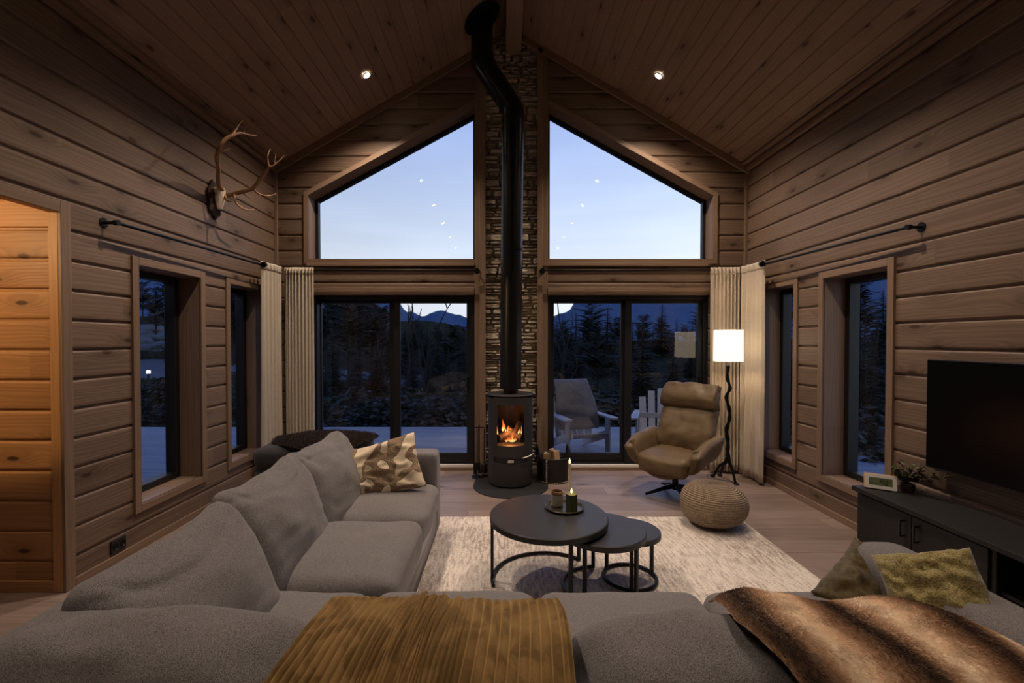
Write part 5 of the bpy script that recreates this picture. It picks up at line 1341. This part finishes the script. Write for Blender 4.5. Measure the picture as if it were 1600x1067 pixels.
m, t, b = mat_new('moor_ground'); geo = t.nodes.new('ShaderNodeNewGeometry'); sp = t.nodes.new('ShaderNodeSeparateXYZ'); t.links.new(geo.outputs['Position'], sp.inputs[0])
n1 = N(t, 'ShaderNodeTexNoise', Scale=.5, Detail=8.0); n2 = N(t, 'ShaderNodeTexNoise', Scale=6.0, Detail=6.0)
for n_ in (n1, n2): t.links.new(geo.outputs['Position'], n_.inputs['Vector'])
veg = mixc(t, N_smooth(t, n2.outputs[0], .35, .7), (.018, .020, .010), (.10, .085, .05))
# gravel yard and track to the left of the deck
d1 = math_n(t, 'ABSOLUTE', math_n(t, 'SUBTRACT', math_n(t, 'ADD', sp.outputs[1], math_n(t, 'MULTIPLY', sp.outputs[0], .25)), math_n(t, 'MULTIPLY_ADD', n1.outputs[0], 3.0, 5.3)))
d2 = math_n(t, 'ABSOLUTE', math_n(t, 'SUBTRACT', math_n(t, 'ADD', sp.outputs[1], math_n(t, 'MULTIPLY', sp.outputs[0], -.1)), math_n(t, 'MULTIPLY_ADD', n1.outputs[0], 5.0, 27.0)))
lm = N_smooth(t, math_n(t, 'MULTIPLY', sp.outputs[0], -1.0), 4.5, 7.0)
rd = math_n(t, 'MAXIMUM', math_n(t, 'SUBTRACT', 1.0, N_smooth(t, d1, 1.9, 2.3)), math_n(t, 'SUBTRACT', 1.0, N_smooth(t, d2, 2.6, 3.2)))
rm = N_smooth(t, sp.outputs[0], 3.5, 4.5); nearr = math_n(t, 'SUBTRACT', 1.0, N_smooth(t, sp.outputs[0], 7.5, 9.0))
rd = math_n(t, 'MAXIMUM', math_n(t, 'MULTIPLY', rd, lm), math_n(t, 'MULTIPLY', math_n(t, 'MULTIPLY', rm, nearr), math_n(t, 'SUBTRACT', 1.0, N_smooth(t, sp.outputs[1], 9.0, 11.0))))
t.links.new(mixc(t, rd, veg, mixc(t, n2.outputs[0], (.10, .10, .105), (.26, .26, .27))), b.inputs['Base Color']); b.inputs['Roughness'].default_value = 1; b.inputs['Specular IOR Level'].default_value = 0
bump(t, b, n2.outputs[0], 1.0, .15)
gm.build('ground', m, smooth=True, angle=0, kind='structure')
# mountains
tab = [(-3000, 400), (-400, 400), (100, 425), (300, 430), (480, 430), (560, 440), (612, 458), (636, 486), (662, 494), (676, 488), (690, 485), (712, 491), (735, 497), (760, 480), (820, 486), (850, 497), (886, 488), (905, 462), (960, 440), (1060, 432), (1250, 415), (2000, 400), (4600, 400)]
mm = MB()
def mfn(u, v):
    a = -1.45+2.9*u; px = PX0+F*math.tan(a); D = 420
    hz = (531-lerp_tab(tab, px))/F*(D*math.cos(a)) * 1.0 + H
    k = v
    dd = D*(.55+.45*k); x, y = dd*math.sin(a), dd*math.cos(a)
    z = -4+(hz+4)*k**1.25 + (k*(1-k))*9*fbm((x*.02, y*.02, 0), 1, 4) + (k*1.2*fbm((a*60, 0, 0), 1, 3))
    return (x, y, z)
mm.grid(mfn, 360, 24)
m, t, b = mat_new('haze_blue_mountain'); n1 = N(t, 'ShaderNodeTexNoise', Scale=.12, Detail=6.0); g_ = t.nodes.new('ShaderNodeNewGeometry'); t.links.new(g_.outputs['Position'], n1.inputs['Vector'])
t.links.new(mixc(t, n1.outputs[0], (.085, .125, .19), (.13, .18, .25)), b.inputs['Base Color']); b.inputs['Roughness'].default_value = 1; b.inputs['Specular IOR Level'].default_value = 0  # bluish distance haze is put into the base colour
tag(mm.build('mountain_ridge', m, smooth=True, angle=0), 'haze-blue mountain ridge far beyond the trees', 'mountain')

# ---- trees
ndl = [plain('pine_needles', (.016, .024, .016), .9, var=.4, vscale=3), plain('pine_needles_dark', (.010, .015, .011), .9, var=.4, vscale=3)]
brk = plain('tree_bark', (.03, .024, .02), .95, var=.3, vscale=10)
def conifer(h, rad, seed, pine=False):
    r = random.Random(seed); mb = MB(); tr = MB()
    tr.tube([(0, 0, -.3), (.03*h*.3, 0, h*.5), (0, 0, h*.98)], [.022*h, .014*h, .004], 8)
    z = h*(.30 if pine else .07)
    while z < h*.985:
        k = (z-h*.05)/(h*.95)
        R = rad*((1-k)**.75)*(.65+.5*r.random()) if not pine else rad*(.55+.45*math.sin(PI*min(1, (z/h-.25)/.75)))*(.5+.7*r.random())
        nb = r.randint(5, 7) if not pine else r.randint(3, 5)
        for i in range(nb):
            a = 2*PI*i/nb + r.uniform(-.5, .5); L = R*r.uniform(.7, 1.15); dr = -.25 if not pine else .15
            d = Vector((math.cos(a), math.sin(a), 0)); w = Vector((-d.y, d.x, 0))
            tip = Vector((0, 0, z)) + d*L + Vector((0, 0, dr*L + .12*L))
            n_ = max(4, int(L/h*60))
            for q in range(n_):
                f = (q+.5)/n_; p = Vector((0, 0, z))*(1-f)+tip*f + Vector((0, 0, .10*L*math.sin(PI*f)))
                s_ = L*(.40 if not pine else .34)*(1.05-f*.70)
                for sg in (-1, 1):
                    e = p + w*sg*s_*r.uniform(.6, 1.1) + d*s_*.6 + Vector((0, 0, -s_*r.uniform(.05, .5)))
                    mb.quad([p, p+d*s_*.35, e, p - d*s_*.10 + Vector((0, 0, -s_*.10))])
        z += h*(.025 if not pine else .04)*r.uniform(.8, 1.2)
    return mb, tr
protos = []
for i, (h, rd_, pn) in enumerate(((1, .27, False), (1, .22, False), (1, .28, True), (1, .34, True))):
    fmb, tmb = conifer(h, rd_, 40+i, pn)
    me = []
    for nm, q_, mt in (('foliage', fmb, ndl[i % 2]), ('trunk', tmb, brk)):
        o = q_.build(nm, mt, smooth=(nm == 'trunk')); me.append(o)
    protos.append(me)
used = [False]*4
def tree(x, y, h, kind, label, group, top=None):
    z = ground_z(x, y)-.05
    t = thing('spruce_tree' if kind < 2 else 'pine_tree', label, 'tree', (x, y, z), random.uniform(0, 6), group)
    t.scale = (h, h, h)
    for o in protos[kind]:
        c = o if not used[kind] else o.copy()
        if used[kind]: COL.objects.link(c)
        c.parent = t
    used[kind] = True
    return t
def tree_px(px, ytop, Y, kind, label=None, group=None, hmin=1.2):
    p = P(px, ytop, Y=Y); h = max(hmin, p.z-ground_z(p.x, Y)+.05)
    return tree(p.x, Y, h, kind, label or 'dark conifer in the belt of trees beyond the deck', group if label else 'conifers beyond the deck')
random.seed(21)
tree_px(1004, 488, 13.5, 0, 'tall dark spruce seen through the right pane of the right glass door')
tree_px(1052, 515, 19, 1); tree_px(1083, 500, 24, 0); tree_px(950, 478, 30, 0); tree_px(925, 470, 34, 2); tree_px(900, 486, 26, 1)
tree_px(878, 500, 22, 2); tree_px(975, 500, 22, 1); tree_px(1035, 470, 42, 0); tree_px(1095, 480, 45, 2); tree_px(880, 520, 17, 0); tree_px(935, 520, 18, 3)
for px, yt, Y, k in ((512, 465, 26, 2), (528, 455, 34, 3), (545, 468, 24, 2), (562, 460, 30, 3), (580, 475, 26, 2), (597, 480, 34, 3), (612, 490, 28, 0), (520, 500, 18, 0), (557, 520, 20, 1), (590, 520, 19, 0),
                     (633, 510, 30, 0), (652, 500, 40, 2), (668, 500, 44, 1), (682, 512, 30, 0), (696, 505, 36, 1), (708, 508, 33, 3), (722, 512, 26, 0), (645, 530, 19, 1), (672, 540, 17, 0), (700, 538, 18, 1), (728, 535, 16, 0), (745, 500, 40, 2), (635, 560, 14, 1), (550, 555, 14, 0), (715, 570, 13, 1), (508, 545, 15, 1)):
    tree_px(px, yt, Y, k)
for px, yt, Y, k in ((243, 448, 42, 2), (222, 440, 55, 3), (262, 425, 60, 2), (285, 430, 62, 0), (205, 470, 60, 2), (362, 455, 30, 3), (374, 450, 34, 2), (386, 460, 40, 3), (395, 470, 34, 2), (340, 470, 50, 0), (232, 500, 66, 0), (255, 490, 70, 1), (180, 440, 60, 2)):
    tree_px(px, yt, Y, k, 'pine on the rising ground seen through the windows of the left wall', 'pines on the slope to the left')
for px, yt, Y, k in ((1215, 470, 17, 0), (1232, 500, 14, 1), (1250, 480, 18, 0), (1330, 470, 11, 1), (1352, 500, 10, 0), (1372, 490, 12, 0), (1395, 470, 13, 2), (1310, 480, 14, 3), (1345, 440, 22, 2), (1380, 450, 20, 0), (1225, 440, 28, 2), (1290, 470, 17, 1)):
    tree_px(px, yt, Y, k, 'dark conifer seen through the windows of the right wall', 'conifers to the right of the cabin')
random.seed(77)
for k in range(26):
    px = 868+k*9.2 if k < 25 else 1100
    tree_px(px+random.uniform(-4, 4), random.uniform(492, 522), random.uniform(30, 58), k % 4)
for k in range(14):
    tree_px(632+k*8.2+random.uniform(-3, 3), random.uniform(504, 520), random.uniform(36, 60), k % 4)
# bare birches against the sky
def birch(px, ytop, Y, seed, label):
    p = P(px, ytop, Y=Y); z0 = ground_z(p.x, Y)-.1; h = p.z-z0; r = random.Random(seed); mb = MB()
    t = thing('birch_tree', label, 'tree', (p.x, Y, z0))
    def br(a, d, L, rad, dep):
        pts = [a]; dd = d.copy()
        for i in range(4): dd = (dd+Vector((r.uniform(-.16, .16), r.uniform(-.16, .16), .10))).normalized(); pts.append(pts[-1]+dd*L/4)
        mb.tube(pts, [rad*(1-.16*i) for i in range(5)], 6)
        if dep < 3:
            for i in range(2 if dep else 4):
                q_ = pts[r.randint(1, 4)]; nd = (dd+Vector((r.uniform(-.8, .8), r.uniform(-.5, .5), r.uniform(.1, .5)))).normalized(); br(q_, nd, L*r.uniform(.45, .65), rad*.5, dep+1)
    br(Vector((0, 0, 0)), Vector((r.uniform(-.1, .1), 0, 1)), h*.62, h*.02, 0); mb.build('branches', brk, t, smooth=True)
birch(655, 470, 12.5, 2, 'bare forking tree left of the mountain gap in the left glass door'); birch(716, 462, 11.5, 5, 'bare forking tree right of the mountain gap in the left glass door'); birch(640, 475, 16, 9, 'thin bare tree at the door mullion of the left glass door')
birch(876, 470, 13, 14, 'bare twiggy tree at the left edge of the right glass door')

# ---- shrubs beyond the deck
def shrub_mesh(seed, tall=1.0):
    r = random.Random(seed); mb = MB()
    for k in range(420):
        a = r.uniform(0, 2*PI); ph = r.uniform(-.1, PI/2); R = r.uniform(.55, 1.0)
        p = Vector((math.cos(a)*math.cos(ph)*R, math.sin(a)*math.cos(ph)*R, max(0, math.sin(ph))*R*tall)); s_ = r.uniform(.06, .13)
        Rm = Matrix.Rotation(r.uniform(0, 6), 4, 'Z') @ Matrix.Rotation(r.uniform(-1.3, 1.3), 4, 'X')
        mb.quad([p + Rm @ (Vector(q_)*s_) for q_ in ((-1, 0, 0), (0, -.6, .1), (1, 0, 0), (0, .6, .1))])
    return mb
shm_ = [plain('shrub_leaves', (.020, .028, .014), .9, var=.5, vscale=4), plain('heather_leaves', (.055, .045, .028), .95, var=.5, vscale=4)]
sp_ = [shrub_mesh(i, .9+.3*(i % 2)).build('low_shrub', shm_[i % 2]) for i in range(3)]
us = [False]*3
def shrub(x, y, s_, k, label, group):
    o = sp_[k] if not us[k] else sp_[k].copy()
    if us[k]: COL.objects.link(o)
    us[k] = True; o.location = (x, y, ground_z(x, y)-.08); o.scale = (s_*random.uniform(.9, 1.4), s_, s_*random.uniform(.7, 1.1)); o.rotation_euler = (0, 0, random.uniform(0, 6)); tag(o, label, 'shrub', group)
for k in range(34):
    px = 500+k*7.4 if k < 34 else 0; Y = random.uniform(9.6, 13.0); shrub((px-PX0)/F*Y, Y, random.uniform(.55, .95), k % 3, 'dark low shrub just beyond the far edge of the deck', 'shrubs along the deck edge')
for k in range(30):
    px = 850+k*9; Y = random.uniform(9.6, 12.5); shrub((px-PX0)/F*Y, Y, random.uniform(.6, 1.05), k % 3, 'dark low shrub just beyond the far edge of the deck', 'shrubs along the deck edge')
for k in range(22):
    px = random.uniform(200, 290) if k % 2 else random.uniform(345, 400); Y = random.uniform(12.5, 17.5); shrub((px-PX0)/F*Y, Y, random.uniform(.5, .9), (k*2) % 3, 'low shrub between the gravel yard and the track, seen through the left wall windows', 'shrubs by the gravel track')
for k in range(24):
    Y = random.uniform(5.5, 10); px = random.uniform(1200, 1410); shrub((px-PX0)/F*Y*1.0+.9, Y+.6, random.uniform(.5, .9), k % 3, 'leafy shrub outside the windows of the right wall', 'shrubs outside the right wall')
rk = plain('pale_rock', (.13, .13, .13), .95, var=.4, vscale=3, bumpscale=4, bstr=.8)
for k, (px, py, Y, s_) in enumerate(((228, 565, 36, 1.2), (243, 553, 42, 1.6), (255, 545, 46, 1.4), (222, 548, 44, 1.5), (236, 535, 52, 1.8), (262, 560, 38, 1.1), (270, 540, 50, 1.6), (214, 558, 40, 1.3))):
    mb = soft_box(2, 1.5, 1.1, .4, n=6, wr=.22, ws=1.3, seed=k+50); x = (px-PX0)/F*Y
    tag(mb.build('rock', rk, smooth=True, angle=0, loc=(x, Y, ground_z(x, Y)+.1*s_)), 'pale boulder on the slope seen through the nearer left wall window', 'rock', 'boulders on the slope').scale = (s_*.9, s_*.7, s_*.5)

# ---- neighbouring cabins and their lights
def cabin(x, y, w, d, h, rz, label, lit):
    t = thing('neighbour_cabin', label, 'cabin', (x, y, ground_z(x, y)), rz); wl_ = plain('cabin_cladding', (.035, .03, .028), .9, var=.3)
    b = MB().box(-w/2, w/2, -d/2, d/2, -.5, h); b.quad([(-w/2, -d/2, h), (w/2, -d/2, h), (0, -d/2, h+w*.28)]).quad([(-w/2, d/2, h), (0, d/2, h+w*.28), (w/2, d/2, h)]); b.build('walls', wl_, t)
    MB().quad([(-w/2-.4, -d/2-.4, h-.15), (0, -d/2-.4, h+w*.3), (0, d/2+.4, h+w*.3), (-w/2-.4, d/2+.4, h-.15)]).quad([(w/2+.4, -d/2-.4, h-.15), (w/2+.4, d/2+.4, h-.15), (0, d/2+.4, h+w*.3), (0, -d/2-.4, h+w*.3)]).build('roof', M['ext'], t, solid=.15)
    for (wx, wz, ww, wh, s_, c_) in lit: MB().box(wx-ww/2, wx+ww/2, -d/2-.03, -d/2+.01, wz, wz+wh).build('lit_window', emis('lit_window', c_, s_), t)
    return t
cabin((360-PX0)/F*34, 34, 7, 7, 3.0, .5, 'dark cabin with a glowing wall light seen through the far left wall window', [(1.2, 1.3, .16, .30, 6, (1, .7, .4)), (1.2, .8, .3, .12, 2, (1, .7, .4))])
cabin((563-PX0)/F*62, 62, 8, 7, 2.8, .1, 'distant cabin with lit windows between the pines in the left glass door', [(-1, .6, 1.6, .8, 1.1, (1, .42, .22)), (1.8, .3, .7, .7, 1.4, (1, .75, .6))])
bp = P(232, 600, Y=19); gz = ground_z(bp.x, 19)
bl = thing('path_light', 'small glowing path light by the gravel track', 'path light', (bp.x, 19, gz)); MB().tube([(0, 0, -.05), (0, 0, .5)], .04, 10).build('post', M['black'], bl, smooth=True); MB().tube([(0, 0, .5), (0, 0, .62)], .07, 12).build('lamp_head', emis('path_glow', (1, .85, .65), 5), bl, smooth=True)

# ---- adirondack chairs on the deck
M['adi'] = plain('pale_grey_paint', (.42, .42, .44), .6, var=.1)
def adirondack(x, y, rz, label):
    t = thing('adirondack_chair', label, 'deck chair', (x, y, DKZ), rz); A = M['adi']
    for s_ in (-1, 1):
        arm = MB(); out = [(-.05, -.42), (.06, -.44), (.085, -.36), (.06, -.1), (.045, .38), (-.03, .38), (-.05, -.1)]
        arm.quad([(s_*.34+s_*a, b, .575) for a, b in (out if s_ > 0 else out[::-1])]); arm.quad([(s_*.34+s_*a, b, .55) for a, b in (out[::-1] if s_ > 0 else out)])
        for (a, b), (c, d) in zip(out, out[1:]+out[:1]): arm.quad([(s_*.34+s_*a, b, .575), (s_*.34+s_*c, d, .575), (s_*.34+s_*c, d, .55), (s_*.34+s_*a, b, .55)])
        arm.build('armrest', A, t)
        MB().box(s_*.31-.014, s_*.31+.014, -.36, -.24, 0, .55).build('front_leg', A, t, bevel=.003)
        MB().box(-.012, .012, -.42, .52, -.06, .05, Matrix.Translation((s_*.28, 0, .22)) @ Matrix.Rotation(-.34, 4, 'X')).build('side_rail', A, t, bevel=.003)
        MB().box(s_*.32-.014, s_*.32+.014, .28, .36, .1, .55).build('rear_post', A, t, bevel=.003)
    for k in range(6): MB().box(-.29, .29, -.045, .045, 0, .018, Matrix.Translation((0, -.36+k*.10, .335-k*.032)) @ Matrix.Rotation(-.30, 4, 'X')).build('seat_slat', A, t, bevel=.003)
    for k in range(5):
        hh = .82-.05*abs(k-2)**1.6; MB().box(-.05, .05, 0, .018, 0, hh, Matrix.Translation((-.232+k*.116, .17, .17)) @ Matrix.Rotation(-.42, 4, 'X') @ Matrix.Rotation((k-2)*.035, 4, 'Y')).build('back_slat', A, t, bevel=.003)
    MB().box(-.33, .33, .30, .33, .48, .55).build('back_rail', A, t, bevel=.003)
    return t
a1 = P(905, 690, Y=6.75); a2 = P(1035, 690, Y=6.6)
adirondack(a1.x, 6.75, .25, 'pale deck chair with a dark sheepskin on its back, outside the right glass door')
adirondack(a2.x, 6.7, -.35, 'pale deck chair outside, mostly hidden behind the leather armchair')
gfur = fur_mat('blue_grey_sheepskin', (.07, .068, .075), (.16, .155, .165))
mb = MB(); 
def skf(u, v):
    w = .30*(1+.08*math.sin(v*7)); k = (u-.5)*2; z = .30+.68*math.sin(v*PI*.5) if v < 1 else .98
    return (k*w*(1-.25*max(0, v-.7)), .02+.42*v-.045*(1-k*k)-.02, z)
mb.grid(skf, 24, 24); o = mb.build('sheepskin_throw', gfur, smooth=True, angle=0, loc=(a1.x, 6.75, DKZ+.06), solid=.05); o.rotation_euler = (0, 0, .25)
fur(o, 14000, .04, .004, 8, .5); tag(o, 'fluffy blue grey sheepskin hung over the back of the deck chair', 'sheepskin')

# ---- behind the viewer: seen only as reflections in the door glass
t = thing('potted_ficus', 'green leafy potted plant in the room behind the viewer, reflected in the right glass door', 'plant', (1.95, -3.3, 0))
MB().lathe([(0, 0), (.13, 0), (.17, .30), (.15, .30), (.13, .26), (0, .26)], n=28).build('pot', plain('white_pot', (.6, .58, .55), .5), t, smooth=True)
rr = random.Random(4); sm = MB(); lf = MB()
for k in range(14):
    a = rr.uniform(0, 6.28); e = Vector((math.cos(a)*rr.uniform(.1, .45), math.sin(a)*rr.uniform(.1, .45), rr.uniform(1.0, 1.9))); mid = e*.5+Vector((0, 0, .1)); sm.tube([(0, 0, .25), mid, e], .008, 6)
    for j in range(9):
        f = rr.uniform(.5, 1); p = mid*(1-f)+e*f; R = Matrix.Rotation(rr.uniform(0, 6), 4, 'Z') @ Matrix.Rotation(rr.uniform(-.7, .7), 4, 'Y'); s_ = rr.uniform(.12, .2)
        lf.quad([p+R@(Vector(q_)*s_) for q_ in ((0, 0, 0), (.4, -.3, .05), (1, 0, -.1), (.4, .3, .05))])
sm.build('stems', brk, t, smooth=True); lf.build('leaves', plain('ficus_leaves', (.10, .20, .05), .4, var=.3), t, solid=.002)
